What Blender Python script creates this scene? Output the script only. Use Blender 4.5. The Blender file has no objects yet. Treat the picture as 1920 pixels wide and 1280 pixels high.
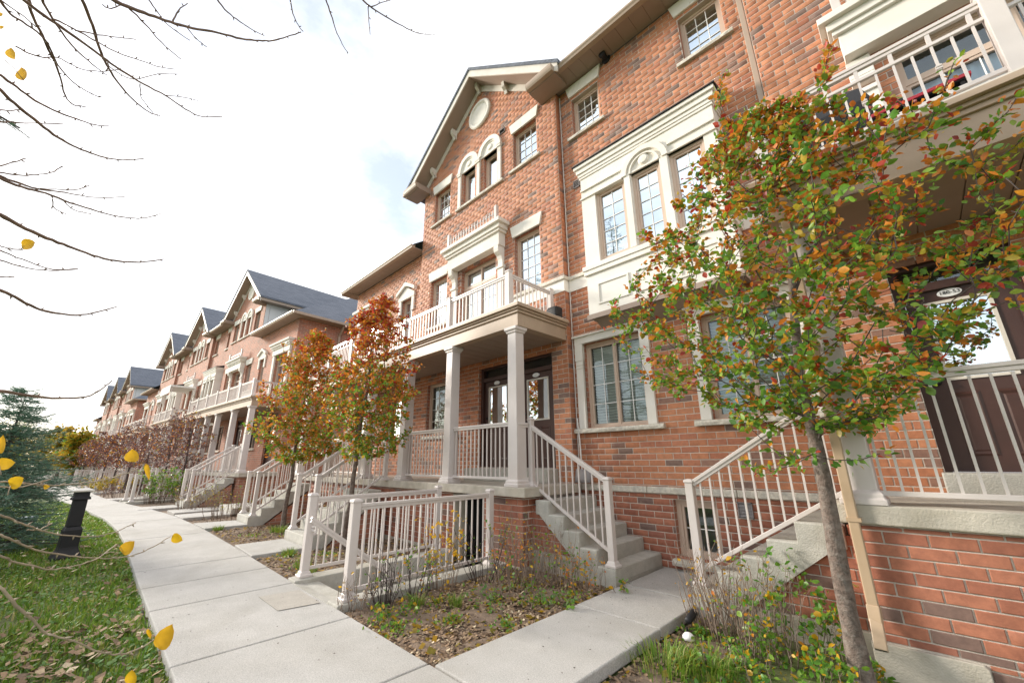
import bpy, bmesh, math, random
import numpy as np
from mathutils import Vector, Matrix
SC = bpy.context.scene
R = math.radians
rnd = random.Random(7)

# ---------------------------------------------------------------- camera
CAMH = 1.55
yaw, pitch, roll = R(-44.85), R(16.4), R(-0.55)
FW = Vector((math.sin(yaw)*math.cos(pitch), math.cos(yaw)*math.cos(pitch), math.sin(pitch)))
_r = Vector((math.cos(yaw), -math.sin(yaw), 0)); _u = _r.cross(FW)
RT = _r*math.cos(roll) + _u*math.sin(roll); UP = -_r*math.sin(roll) + _u*math.cos(roll)
CAMP = Vector((0, 0, CAMH))
cam = bpy.data.cameras.new('camera'); camo = bpy.data.objects.new('camera', cam)
SC.collection.objects.link(camo); SC.camera = camo
cam.sensor_width = 36; cam.lens = 36*750/1920; cam.clip_start = 0.05; cam.clip_end = 2000
M = Matrix((RT, UP, -FW)).transposed().to_4x4(); M.translation = CAMP; camo.matrix_world = M

# ---------------------------------------------------------------- light, sky, exposure
SUN_EL, SUN_AZ = R(21), R(-113)          # azimuth clockwise from +Y: the sun stands left, down the row
world = bpy.data.worlds.new('World'); SC.world = world; world.use_nodes = True
nt = world.node_tree; nt.nodes.clear()
def N(t, typ, **kw):
    n = t.nodes.new(typ)
    for k, v in kw.items():
        if k in n.inputs: n.inputs[k].default_value = v
        else: setattr(n, k, v)
    return n
sky = N(nt, 'ShaderNodeTexSky', sky_type='NISHITA', sun_disc=False, sun_elevation=SUN_EL, sun_rotation=SUN_AZ)
tc = N(nt, 'ShaderNodeTexCoord'); mp = N(nt, 'ShaderNodeMapping'); mp.inputs['Scale'].default_value = (1.0, 1.0, 1.9)
no = N(nt, 'ShaderNodeTexNoise', Scale=1.9, Detail=7.0, Roughness=0.58)
rp = nt.nodes.new('ShaderNodeValToRGB'); rp.color_ramp.elements[0].position = 0.35; rp.color_ramp.elements[1].position = 0.55
rp.color_ramp.elements[0].color = (0.34, 0.34, 0.34, 1)
rp2 = nt.nodes.new('ShaderNodeValToRGB'); rp2.color_ramp.elements[0].color = (7.2, 7.4, 7.8, 1); rp2.color_ramp.elements[1].color = (11.5, 11.4, 11.3, 1)
mx = N(nt, 'ShaderNodeMixRGB'); bg = N(nt, 'ShaderNodeBackground', Strength=0.1); wo = N(nt, 'ShaderNodeOutputWorld')
skb = N(nt, 'ShaderNodeMixRGB', blend_type='MULTIPLY'); skb.inputs['Fac'].default_value = 1.0; skb.inputs['Color2'].default_value = (1.5, 1.5, 1.5, 1)
L = nt.links.new
L(tc.outputs['Generated'], mp.inputs['Vector']); L(mp.outputs[0], no.inputs['Vector']); L(no.outputs['Fac'], rp.inputs['Fac'])
L(no.outputs['Fac'], rp2.inputs['Fac'])
L(sky.outputs[0], skb.inputs['Color1']); L(skb.outputs[0], mx.inputs['Color1'])
L(rp.outputs[0], mx.inputs['Fac']); L(rp2.outputs[0], mx.inputs['Color2']); L(mx.outputs[0], bg.inputs['Color']); L(bg.outputs[0], wo.inputs[0])
sl = bpy.data.lights.new('sun', 'SUN'); sl.energy = 3.3; sl.angle = R(11); sl.color = (1.0, 0.93, 0.82)
so = bpy.data.objects.new('sun', sl); SC.collection.objects.link(so)
sd = Vector((math.sin(SUN_AZ)*math.cos(SUN_EL), math.cos(SUN_AZ)*math.cos(SUN_EL), math.sin(SUN_EL)))
so.rotation_euler = sd.to_track_quat('Z', 'Y').to_euler(); so.location = (0, 0, 30)
SC.view_settings.view_transform = 'Standard'; SC.view_settings.look = 'None'; SC.view_settings.gamma = 1
SC.view_settings.use_curve_mapping = False; SC.view_settings.exposure = 0.82
SC.render.engine = 'CYCLES'; SC.cycles.use_denoising = True; SC.cycles.max_bounces = 6; SC.cycles.transparent_max_bounces = 12
SC.cycles.diffuse_bounces = 4; SC.cycles.glossy_bounces = 3; SC.cycles.caustics_reflective = False; SC.cycles.caustics_refractive = False

# ---------------------------------------------------------------- projection helpers (used for choosing which pieces are built singly)
def ray(px, py): return (FW + RT*((px-960)/750) - UP*((py-640)/750))
def unproj(px, py, d):                   # point at distance d along the sight line
    r = ray(px, py); return CAMP + r*(d/r.length)
def on_z(px, py, z):
    r = ray(px, py); return CAMP + r*((z-CAMH)/r.z)
def on_y(px, py, y):
    r = ray(px, py); return CAMP + r*(y/r.y)
def scr(P):
    v = Vector(P) - CAMP; w = v.dot(FW)
    if w < .1: return None
    return 960+750*v.dot(RT)/w, 640-750*v.dot(UP)/w, w
def size_key(P):
    s = scr(P)
    if s is None or not (-20 < s[0] < 1940 and -20 < s[1] < 1300): return 1e9
    return s[2]

# ---------------------------------------------------------------- mesh builder
class MB:
    def __init__(s, fx=None): s.v = []; s.f = []; s.m = []; s.fx = fx
    def add(s, vs, fs, mi=0):
        b = len(s.v)
        s.v += [(s.fx(p[0]), p[1], p[2]) for p in vs] if s.fx else [tuple(p) for p in vs]
        s.f += [tuple(b+i for i in f) for f in fs]; s.m += [mi]*len(fs); return s
    def box(s, x0, x1, y0, y1, z0, z1, mi=0):
        x0, x1 = min(x0, x1), max(x0, x1); y0, y1 = min(y0, y1), max(y0, y1); z0, z1 = min(z0, z1), max(z0, z1)
        return s.add([(x0,y0,z0),(x1,y0,z0),(x1,y1,z0),(x0,y1,z0),(x0,y0,z1),(x1,y0,z1),(x1,y1,z1),(x0,y1,z1)],
                     [(0,3,2,1),(4,5,6,7),(0,1,5,4),(1,2,6,5),(2,3,7,6),(3,0,4,7)], mi)
    def prism(s, poly, a0, a1, axis='y', mi=0):
        n = len(poly)
        def P(p, a): return {'y': (p[0], a, p[1]), 'x': (a, p[0], p[1]), 'z': (p[0], p[1], a)}[axis]
        vs = [P(p, a0) for p in poly] + [P(p, a1) for p in poly]
        fs = [tuple(range(n)), tuple(range(2*n-1, n-1, -1))] + [(i, i+n, (i+1) % n+n, (i+1) % n) for i in range(n)]
        return s.add(vs, fs, mi)
    def loft(s, rings, mi=0, cap=True):
        n = len(rings[0]); vs = [p for r in rings for p in r]; fs = []
        for k in range(len(rings)-1):
            for i in range(n): fs.append((k*n+i, k*n+(i+1) % n, (k+1)*n+(i+1) % n, (k+1)*n+i))
        if cap: fs += [tuple(range(n-1, -1, -1)), tuple((len(rings)-1)*n+i for i in range(n))]
        return s.add(vs, fs, mi)
    def bar(s, p0, p1, w, h, mi=0):        # rectangular bar: w sideways, h in the vertical plane
        p0, p1 = Vector(p0), Vector(p1); d = (p1-p0).normalized()
        side = d.cross(Vector((0, 0, 1)));
        if side.length < .01: side = Vector((1, 0, 0))
        side.normalize(); up = side.cross(d).normalized()
        ring = lambda p: [p-side*w/2-up*h/2, p+side*w/2-up*h/2, p+side*w/2+up*h/2, p-side*w/2+up*h/2]
        return s.loft([ring(p0), ring(p1)], mi)
    def tube(s, pts, rs, n=6, mi=0, cap=True):
        pts = [Vector(p) for p in pts]; rings = []
        if not hasattr(rs, '__len__'): rs = [rs]*len(pts)
        prev = None
        for i, p in enumerate(pts):
            d = (pts[min(i+1, len(pts)-1)] - pts[max(i-1, 0)])
            if d.length < 1e-9: d = Vector((0, 0, 1))
            d.normalize()
            a = prev if prev is not None else (Vector((1, 0, 0)) if abs(d.x) < .8 else Vector((0, 1, 0)))
            a = (a - d*a.dot(d));
            if a.length < 1e-6: a = d.orthogonal()
            a.normalize(); prev = a; b = d.cross(a)
            rings.append([p + (a*math.cos(t)+b*math.sin(t))*rs[i] for t in [2*math.pi*k/n for k in range(n)]])
        return s.loft(rings, mi, cap)
    def lathe(s, prof, c, n=16, axis='z', mi=0):   # prof: (radius, along)
        rings = []
        for r, a in prof:
            rr = max(r, 1e-4)
            ring = []
            for k in range(n):
                t = 2*math.pi*k/n; u, w = rr*math.cos(t), rr*math.sin(t)
                ring.append({'z': (c[0]+u, c[1]+w, c[2]+a), 'y': (c[0]+u, c[1]+a, c[2]+w), 'x': (c[0]+a, c[1]+u, c[2]+w)}[axis])
            rings.append(ring)
        return s.loft(rings, mi)
    def mesh(s, name, mats, smooth=False, recalc=True):
        me = bpy.data.meshes.new(name); me.from_pydata(s.v, [], s.f)
        mats = mats if isinstance(mats, (list, tuple)) else [mats]
        for m in mats: me.materials.append(MAT[m] if isinstance(m, str) else m)
        if len(mats) > 1: me.polygons.foreach_set('material_index', s.m)
        if recalc and len(s.f) < 20000:
            bm = bmesh.new(); bm.from_mesh(me); bmesh.ops.recalc_face_normals(bm, faces=bm.faces); bm.to_mesh(me); bm.free()
        if smooth: me.polygons.foreach_set('use_smooth', [True]*len(me.polygons))
        me.update(); return me

def link(name, me, parent=None, loc=(0, 0, 0), rot=0):
    o = bpy.data.objects.new(name, me); SC.collection.objects.link(o)
    if parent is not None: o.parent = parent
    o.location = loc
    if rot: o.rotation_euler.z = rot
    return o
def part(name, mb, mats, parent=None, bevel=0, smooth=False, loc=(0, 0, 0), label=None, seg=2):
    o = link(name, mb.mesh(name, mats, smooth), parent, loc)
    if bevel:
        b = o.modifiers.new('bevel', 'BEVEL'); b.width = bevel; b.segments = seg; b.limit_method = 'ANGLE'; b.angle_limit = R(40)
    if label: o['label'] = label
    return o
def tag(o, label, cat, group=None, kind=None):
    if label: o['label'] = label
    if cat: o['category'] = cat
    if group: o['group'] = group
    if kind: o['kind'] = kind
    return o
def thing(name, label, cat, loc=(0, 0, 0), rot=0, group=None):
    o = bpy.data.objects.new(name, None); SC.collection.objects.link(o); o.empty_display_size = .2
    o.location = loc; o.rotation_euler.z = rot
    o.matrix_basis  # noqa
    return tag(o, label, cat, group)
def structure(name, mb, mats, **k):
    o = part(name, mb, mats, **k); o['kind'] = 'structure'; return o
def wmat(o):
    return Matrix.Translation(o.location) @ Matrix.Rotation(o.rotation_euler.z, 4, 'Z')
def np_mesh(name, verts, faces, mats, midx=None, smooth=False):
    me = bpy.data.meshes.new(name); verts = np.asarray(verts, dtype=np.float32); faces = np.asarray(faces, dtype=np.int32)
    nv, nf, k = len(verts), len(faces), faces.shape[1]
    me.vertices.add(nv); me.vertices.foreach_set('co', verts.ravel())
    me.loops.add(nf*k); me.loops.foreach_set('vertex_index', faces.ravel())
    me.polygons.add(nf); me.polygons.foreach_set('loop_start', np.arange(0, nf*k, k, dtype=np.int32))
    for m in (mats if isinstance(mats, (list, tuple)) else [mats]): me.materials.append(MAT[m])
    if midx is not None: me.polygons.foreach_set('material_index', np.asarray(midx, dtype=np.int32))
    me.update(calc_edges=True); return me

# ---------------------------------------------------------------- materials
MAT = {}
def newmat(name):
    m = bpy.data.materials.new(name); m.use_nodes = True; MAT[name] = m
    t = m.node_tree; b = t.nodes['Principled BSDF']; return m, t, b
def ramp(t, stops):
    r = t.nodes.new('ShaderNodeValToRGB'); e = r.color_ramp.elements
    e[0].position, e[0].color = stops[0][0], (*stops[0][1], 1); e[1].position, e[1].color = stops[-1][0], (*stops[-1][1], 1)
    for p, c in stops[1:-1]:
        x = e.new(p); x.color = (*c, 1)
    return r
def simple(name, col, rough=.6, var=.12, scale=6., bump=.0, bscale=60., metal=0, spec=.5, dirt=None, dscale=2., coord='Object', fine=0):
    m, t, b = newmat(name)
    tcx = t.nodes.new('ShaderNodeTexCoord'); n = N(t, 'ShaderNodeTexNoise', Scale=scale, Detail=6., Roughness=.6)
    t.links.new(tcx.outputs[coord], n.inputs['Vector'])
    lo = tuple(c*(1-var) for c in col); hi = tuple(min(1, c*(1+var)) for c in col)
    r = ramp(t, [(.3, lo), (.7, hi)]); t.links.new(n.outputs['Fac'], r.inputs['Fac']); out = r.outputs[0]
    if dirt:
        n2 = N(t, 'ShaderNodeTexNoise', Scale=dscale, Detail=8., Roughness=.65, Distortion=.4)
        t.links.new(tcx.outputs[coord], n2.inputs['Vector'])
        r2 = ramp(t, [(.45, (0, 0, 0)), (.68, (1, 1, 1))]); t.links.new(n2.outputs['Fac'], r2.inputs['Fac'])
        mm = t.nodes.new('ShaderNodeMixRGB'); mm.inputs['Color2'].default_value = (*dirt, 1)
        ml = N(t, 'ShaderNodeMath', operation='MULTIPLY'); ml.inputs[1].default_value = .6
        t.links.new(r2.outputs[0], ml.inputs[0]); t.links.new(ml.outputs[0], mm.inputs['Fac']); t.links.new(out, mm.inputs['Color1']); out = mm.outputs[0]
    if fine:
        n4 = N(t, 'ShaderNodeTexNoise', Scale=95., Detail=6., Roughness=.85); t.links.new(tcx.outputs[coord], n4.inputs['Vector'])
        r4 = ramp(t, [(.36, (1-fine*1.6,)*3), (.6, (1+fine,)*3)]); t.links.new(n4.outputs['Fac'], r4.inputs['Fac'])
        m4 = N(t, 'ShaderNodeMixRGB', blend_type='MULTIPLY'); m4.inputs['Fac'].default_value = 1; t.links.new(out, m4.inputs['Color1']); t.links.new(r4.outputs[0], m4.inputs['Color2']); out = m4.outputs[0]
    t.links.new(out, b.inputs['Base Color']); b.inputs['Roughness'].default_value = rough; b.inputs['Metallic'].default_value = metal
    b.inputs['Specular IOR Level'].default_value = spec
    if bump:
        n3 = N(t, 'ShaderNodeTexNoise', Scale=bscale, Detail=5.); t.links.new(tcx.outputs[coord], n3.inputs['Vector'])
        bp = N(t, 'ShaderNodeBump', Strength=bump, Distance=.01); t.links.new(n3.outputs['Fac'], bp.inputs['Height']); t.links.new(bp.outputs[0], b.inputs['Normal'])
    return m
BRICK = [(0, (.47, .195, .10)), (.26, (.43, .172, .087)), (.46, (.49, .212, .112)), (.62, (.40, .155, .088)), (.74, (.445, .18, .10)), (.84, (.26, .145, .108)), (.91, (.21, .135, .108)), (.96, (.30, .165, .12)), (1, (.32, .17, .12))]
def brickmat(name, cols=BRICK, gain=1.):
    m, t, b = newmat(name)
    g = t.nodes.new('ShaderNodeNewGeometry'); oi = t.nodes.new('ShaderNodeObjectInfo')
    a = N(t, 'ShaderNodeMath', operation='ADD'); f = N(t, 'ShaderNodeMath', operation='FRACT')
    t.links.new(g.outputs['Random Per Island'], a.inputs[0]); t.links.new(oi.outputs['Random'], a.inputs[1]); t.links.new(a.outputs[0], f.inputs[0])
    r = ramp(t, [(p, tuple(c*gain for c in q)) for p, q in cols]); r.color_ramp.interpolation = 'CONSTANT'
    t.links.new(f.outputs[0], r.inputs['Fac'])
    n = N(t, 'ShaderNodeTexNoise', Scale=14., Detail=7., Roughness=.7); t.links.new(g.outputs['Position'], n.inputs['Vector'])
    r2 = ramp(t, [(.32, (.76, .74, .74)), (.68, (1.16, 1.14, 1.1))]); t.links.new(n.outputs['Fac'], r2.inputs['Fac'])
    mp4 = t.nodes.new('ShaderNodeMapping'); mp4.inputs['Scale'].default_value = (2.6, 2.6, .35); t.links.new(g.outputs['Position'], mp4.inputs['Vector'])
    n4 = N(t, 'ShaderNodeTexNoise', Scale=1., Detail=6., Roughness=.65); t.links.new(mp4.outputs[0], n4.inputs['Vector'])
    r4 = ramp(t, [(.28, (.80, .79, .79)), (.5, (1., 1., 1.)), (.75, (1.08, 1.08, 1.08))]); t.links.new(n4.outputs['Fac'], r4.inputs['Fac'])
    mm = N(t, 'ShaderNodeMixRGB', blend_type='MULTIPLY'); mm.inputs['Fac'].default_value = 1
    m2 = N(t, 'ShaderNodeMixRGB', blend_type='MULTIPLY'); m2.inputs['Fac'].default_value = 1
    t.links.new(r.outputs[0], mm.inputs['Color1']); t.links.new(r2.outputs[0], mm.inputs['Color2'])
    t.links.new(mm.outputs[0], m2.inputs['Color1']); t.links.new(r4.outputs[0], m2.inputs['Color2'])
    # efflorescence: pale smears
    n5 = N(t, 'ShaderNodeTexNoise', Scale=5., Detail=9., Roughness=.75, Distortion=.6); t.links.new(g.outputs['Position'], n5.inputs['Vector'])
    r5 = ramp(t, [(.60, (0, 0, 0)), (.78, (.35, .35, .35))]); t.links.new(n5.outputs['Fac'], r5.inputs['Fac'])
    m5 = N(t, 'ShaderNodeMixRGB'); m5.inputs['Color2'].default_value = (.52, .40, .33, 1)
    t.links.new(r5.outputs[0], m5.inputs['Fac']); t.links.new(m2.outputs[0], m5.inputs['Color1'])
    t.links.new(m5.outputs[0], b.inputs['Base Color']); b.inputs['Roughness'].default_value = .72; b.inputs['Specular IOR Level'].default_value = .4
    nb = N(t, 'ShaderNodeTexNoise', Scale=110., Detail=6., Roughness=.7); t.links.new(g.outputs['Position'], nb.inputs['Vector'])
    bp = N(t, 'ShaderNodeBump', Strength=.4, Distance=.004); t.links.new(nb.outputs['Fac'], bp.inputs['Height']); t.links.new(bp.outputs[0], b.inputs['Normal'])
brickmat('brick')
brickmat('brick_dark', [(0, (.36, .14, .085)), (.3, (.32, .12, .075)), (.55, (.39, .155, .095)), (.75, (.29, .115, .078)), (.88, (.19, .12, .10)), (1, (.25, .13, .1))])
def bricktex(name, side=False):
    m, t, b = newmat(name)
    tcx = t.nodes.new('ShaderNodeTexCoord'); sx = t.nodes.new('ShaderNodeSeparateXYZ'); cb = t.nodes.new('ShaderNodeCombineXYZ')
    t.links.new(tcx.outputs['Object'], sx.inputs[0])
    ad = N(t, 'ShaderNodeMath', operation='ADD'); t.links.new(sx.outputs['X'], ad.inputs[0]); t.links.new(sx.outputs['Y'], ad.inputs[1])
    t.links.new(ad.outputs[0], cb.inputs['X']); t.links.new(sx.outputs['Z'], cb.inputs['Y'])
    br = N(t, 'ShaderNodeTexBrick', Scale=1.)
    br.inputs['Brick Width'].default_value = .268; br.inputs['Row Height'].default_value = .095; br.inputs['Mortar Size'].default_value = .006
    br.inputs['Color1'].default_value = (.44, .18, .11, 1); br.inputs['Color2'].default_value = (.24, .13, .095, 1); br.inputs['Mortar'].default_value = (.46, .40, .34, 1)
    br.inputs['Bias'].default_value = -.35
    t.links.new(cb.outputs[0], br.inputs['Vector'])
    n = N(t, 'ShaderNodeTexNoise', Scale=1.2, Detail=6.); t.links.new(tcx.outputs['Object'], n.inputs['Vector'])
    r2 = ramp(t, [(.3, (.85, .84, .84)), (.7, (1.12, 1.1, 1.1))]); t.links.new(n.outputs['Fac'], r2.inputs['Fac'])
    mm = N(t, 'ShaderNodeMixRGB', blend_type='MULTIPLY'); mm.inputs['Fac'].default_value = 1
    t.links.new(br.outputs['Color'], mm.inputs['Color1']); t.links.new(r2.outputs[0], mm.inputs['Color2'])
    t.links.new(mm.outputs[0], b.inputs['Base Color']); b.inputs['Roughness'].default_value = .85
    bp = N(t, 'ShaderNodeBump', Strength=.4, Distance=.008, invert=True); t.links.new(br.outputs['Fac'], bp.inputs['Height']); t.links.new(bp.outputs[0], b.inputs['Normal'])
bricktex('brick_far')
simple('mortar', (.62, .56, .49), .95, .18, 9., .6, 160., dirt=(.36, .30, .26), dscale=1.3)
simple('stucco', (.76, .73, .675), .85, .04, 3., .25, 220., dirt=(.70, .645, .56), dscale=.9)
simple('stone', (.60, .56, .48), .8, .22, 22., .8, 60., dirt=(.33, .32, .30), dscale=9.)
simple('railing_paint', (.61, .56, .535), .38, .04, 3., .0, dirt=(.58, .52, .48), dscale=1.6)
simple('column_paint', (.61, .56, .54), .45, .05, 2., .1, 150., dirt=(.57, .50, .46), dscale=1.2)
simple('tan_metal', (.38, .295, .225), .45, .06, 3., .05, 60., dirt=(.36, .26, .18), dscale=1.5)
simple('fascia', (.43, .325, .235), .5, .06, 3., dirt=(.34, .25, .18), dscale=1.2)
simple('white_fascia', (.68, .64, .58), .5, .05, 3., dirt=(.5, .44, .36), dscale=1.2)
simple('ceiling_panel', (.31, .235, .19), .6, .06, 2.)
simple('window_frame', (.56, .43, .34), .45, .05, 3.)
simple('muntin_white', (.86, .85, .83), .4, .03)
simple('door_brown', (.060, .026, .020), .42, .15, 3., .12, 90.)
simple('door_lite', (.66, .62, .55), .45, .05)
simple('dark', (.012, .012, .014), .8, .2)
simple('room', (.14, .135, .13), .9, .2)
simple('black_plastic', (.008, .008, .010), .6, .2, 9., .1, 60.)
simple('chrome', (.6, .6, .62), .25, .04, metal=1)
simple('vent_grey', (.22, .20, .20), .55, .1)
simple('conduit', (.62, .60, .57), .5, .1)
simple('red_trim', (.5, .03, .05), .4, .05)
simple('siding', (.72, .71, .69), .7, .03, 2.)
simple('curtain_sky_tint', (.50, .64, .84), .9, .06, 8.)  # white curtain; the blue sky reflection is put into its colour
simple('curtain', (.72, .72, .74), .9, .06, 8.)
simple('blind', (.86, .87, .84), .6, .03)
simple('concrete', (.49, .45, .385), .88, .16, 5., .55, 70., dirt=(.36, .315, .235), dscale=2.3)
simple('concrete_step', (.46, .445, .40), .88, .14, 6., .6, 80., dirt=(.33, .31, .25), dscale=1.8, fine=.12)
simple('sidewalk', (.455, .44, .415), .92, .07, 3.0, .6, 240., dirt=(.345, .325, .29), dscale=.8, fine=.22)
simple('joint_dirt', (.09, .08, .065), .95, .3)
simple('sidewalk_patch', (.40, .37, .325), .9, .08, 6., .5, 150., fine=.16)
simple('soil', (.17, .12, .085), .97, .4, 14., 1., 45., dirt=(.20, .15, .10), dscale=6.)
simple('lawn_soil', (.10, .14, .035), .97, .4, 7., .8, 40., dirt=(.13, .10, .06), dscale=1.6)
simple('bark', (.135, .10, .082), .95, .5, 30., 1., 70., dirt=(.27, .24, .21), dscale=16.)
simple('bark_dark', (.085, .065, .058), .9, .4, 30., .8, 90.)
simple('twig', (.20, .135, .10), .85, .35, 25.)
simple('twig_pale', (.36, .29, .21), .7, .3, 25.)
simple('stem_grey', (.24, .18, .14), .9, .4, 30.)
simple('plaque', (.75, .76, .78), .4, .03)
simple('ink', (.02, .02, .03), .5, .1)
def shinglemat():
    m, t, b = newmat('shingle')
    tcx = t.nodes.new('ShaderNodeTexCoord'); br = N(t, 'ShaderNodeTexBrick', Scale=1.)
    sx = t.nodes.new('ShaderNodeSeparateXYZ'); cb = t.nodes.new('ShaderNodeCombineXYZ'); ad = N(t, 'ShaderNodeMath', operation='ADD')
    t.links.new(tcx.outputs['Object'], sx.inputs[0]); t.links.new(sx.outputs['X'], ad.inputs[0]); t.links.new(sx.outputs['Y'], ad.inputs[1])
    t.links.new(ad.outputs[0], cb.inputs['X']); t.links.new(sx.outputs['Z'], cb.inputs['Y']); t.links.new(cb.outputs[0], br.inputs['Vector'])
    br.inputs['Brick Width'].default_value = .33; br.inputs['Row Height'].default_value = .09; br.inputs['Mortar Size'].default_value = .006
    br.inputs['Color1'].default_value = (.11, .125, .155, 1); br.inputs['Color2'].default_value = (.155, .17, .205, 1); br.inputs['Mortar'].default_value = (.05, .055, .07, 1)
    t.links.new(br.outputs['Color'], b.inputs['Base Color']); b.inputs['Roughness'].default_value = .9
shinglemat()
def glassmat(name, refl, tint):
    m, t, b = newmat(name); t.nodes.remove(b); o = t.nodes['Material Output']
    tr = N(t, 'ShaderNodeBsdfTransparent'); tr.inputs['Color'].default_value = (*tint, 1)
    gl = N(t, 'ShaderNodeBsdfGlossy'); gl.inputs['Roughness'].default_value = .008; gl.inputs['Color'].default_value = (.82, .93, 1, 1)
    fr = N(t, 'ShaderNodeFresnel', IOR=1.52); mu = N(t, 'ShaderNodeMath', operation='MULTIPLY_ADD'); mu.inputs[1].default_value = 1.1; mu.inputs[2].default_value = refl; mu.use_clamp = True
    t.links.new(fr.outputs[0], mu.inputs[0]); mi = t.nodes.new('ShaderNodeMixShader')
    # gentle waviness of double glazing
    tcx = t.nodes.new('ShaderNodeTexCoord'); n = N(t, 'ShaderNodeTexNoise', Scale=1.6, Detail=1.); t.links.new(tcx.outputs['Object'], n.inputs['Vector'])
    bp = N(t, 'ShaderNodeBump', Strength=.25, Distance=.01); t.links.new(n.outputs['Fac'], bp.inputs['Height']); t.links.new(bp.outputs[0], gl.inputs['Normal'])
    t.links.new(mu.outputs[0], mi.inputs[0]); t.links.new(tr.outputs[0], mi.inputs[1]); t.links.new(gl.outputs[0], mi.inputs[2]); t.links.new(mi.outputs[0], o.inputs[0])
glassmat('glass', .70, (.82, .86, .88))
glassmat('glass_low', .07, (.86, .92, .90))
def leafmat(name, cols, trans=.35, rough=.45):
    m, t, b = newmat(name)
    g = t.nodes.new('ShaderNodeNewGeometry'); oi = t.nodes.new('ShaderNodeObjectInfo')
    a = N(t, 'ShaderNodeMath', operation='ADD'); f = N(t, 'ShaderNodeMath', operation='FRACT')
    t.links.new(g.outputs['Random Per Island'], a.inputs[0]); t.links.new(oi.outputs['Random'], a.inputs[1]); t.links.new(a.outputs[0], f.inputs[0])
    r = ramp(t, cols); t.links.new(f.outputs[0], r.inputs['Fac'])
    n = N(t, 'ShaderNodeTexNoise', Scale=38., Detail=4.); t.links.new(g.outputs['Position'], n.inputs['Vector'])
    r2 = ramp(t, [(.3, (.8, .8, .8)), (.7, (1.15, 1.15, 1.15))]); t.links.new(n.outputs['Fac'], r2.inputs['Fac'])
    mm = N(t, 'ShaderNodeMixRGB', blend_type='MULTIPLY'); mm.inputs['Fac'].default_value = 1
    t.links.new(r.outputs[0], mm.inputs['Color1']); t.links.new(r2.outputs[0], mm.inputs['Color2'])
    t.links.new(mm.outputs[0], b.inputs['Base Color']); b.inputs['Roughness'].default_value = rough
    tl = t.nodes.new('ShaderNodeBsdfTranslucent'); t.links.new(mm.outputs[0], tl.inputs['Color'])
    mi = t.nodes.new('ShaderNodeMixShader'); mi.inputs[0].default_value = trans
    t.links.new(b.outputs[0], mi.inputs[1]); t.links.new(tl.outputs[0], mi.inputs[2]); t.links.new(mi.outputs[0], t.nodes['Material Output'].inputs[0])
leafmat('leaf_green', [(0, (.09, .24, .03)), (.35, (.16, .33, .03)), (.7, (.27, .38, .035)), (1, (.07, .20, .05))], .42)
leafmat('leaf_olive', [(0, (.36, .29, .03)), (.5, (.48, .33, .03)), (1, (.28, .30, .03))], .42)
leafmat('leaf_orange', [(0, (.60, .19, .03)), (.5, (.68, .29, .03)), (1, (.50, .14, .03))], .42)
leafmat('leaf_red', [(0, (.42, .045, .025)), (.6, (.50, .07, .03)), (1, (.28, .04, .04))])
leafmat('leaf_purple', [(0, (.15, .07, .065)), (.5, (.20, .085, .065)), (1, (.12, .07, .085))])
leafmat('leaf_yellow', [(0, (.72, .42, .02)), (.5, (.62, .36, .03)), (1, (.70, .44, .02))], .45)
leafmat('leaf_gold', [(0, (.55, .32, .02)), (.5, (.42, .28, .03)), (1, (.24, .22, .03))], .5)
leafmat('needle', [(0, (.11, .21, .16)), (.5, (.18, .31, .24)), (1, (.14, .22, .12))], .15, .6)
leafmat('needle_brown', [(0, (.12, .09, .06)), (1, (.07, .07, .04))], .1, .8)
leafmat('grass_blade', [(0, (.10, .21, .02)), (.45, (.17, .29, .03)), (.8, (.26, .32, .05)), (1, (.38, .32, .13))], .3, .5)
leafmat('weed_leaf', [(0, (.09, .19, .05)), (.5, (.15, .27, .07)), (1, (.22, .31, .12))], .3, .8)
leafmat('mulch_chip', [(0, (.20, .13, .08)), (.4, (.34, .23, .14)), (.7, (.15, .10, .07)), (.90, (.42, .31, .19)), (1, (.6, .5, .35))], .0, .95)
leafmat('weed_bright', [(0, (.09, .24, .03)), (.5, (.15, .33, .04)), (1, (.24, .38, .05))], .4, .4)
# ---------------------------------------------------------------- bricks
CH, BL, JT = .0952, .268, .012
def _brick_mesh(seed):
    q = random.Random(seed); w, h, c = BL-JT, CH-JT, .004
    j = lambda a: q.uniform(-a, a)
    mb = MB()
    out = [(0, 0), (w, 0), (w, h), (0, h)]
    fr = [(c+j(.0015), c+j(.0015)), (w-c+j(.0015), c+j(.0015)), (w-c+j(.0015), h-c+j(.0015)), (c+j(.0015), h-c+j(.0015))]
    d = j(.001)
    vs = [(x, -.002+d, z) for x, z in fr] + [(x, .001, z) for x, z in out] + [(x, .024, z) for x, z in out]
    fs = [(0, 1, 2, 3)]
    for i in range(4):
        k = (i+1) % 4; fs += [(i, 4+i, 4+k, k), (4+i, 8+i, 8+k, 4+k)]
    mb.add(vs, fs); return mb
BM = {}
def brick_meshes(mat):
    if mat not in BM: BM[mat] = [_brick_mesh(s).mesh('brick', mat) for s in range(5)]
    return BM[mat]
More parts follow.
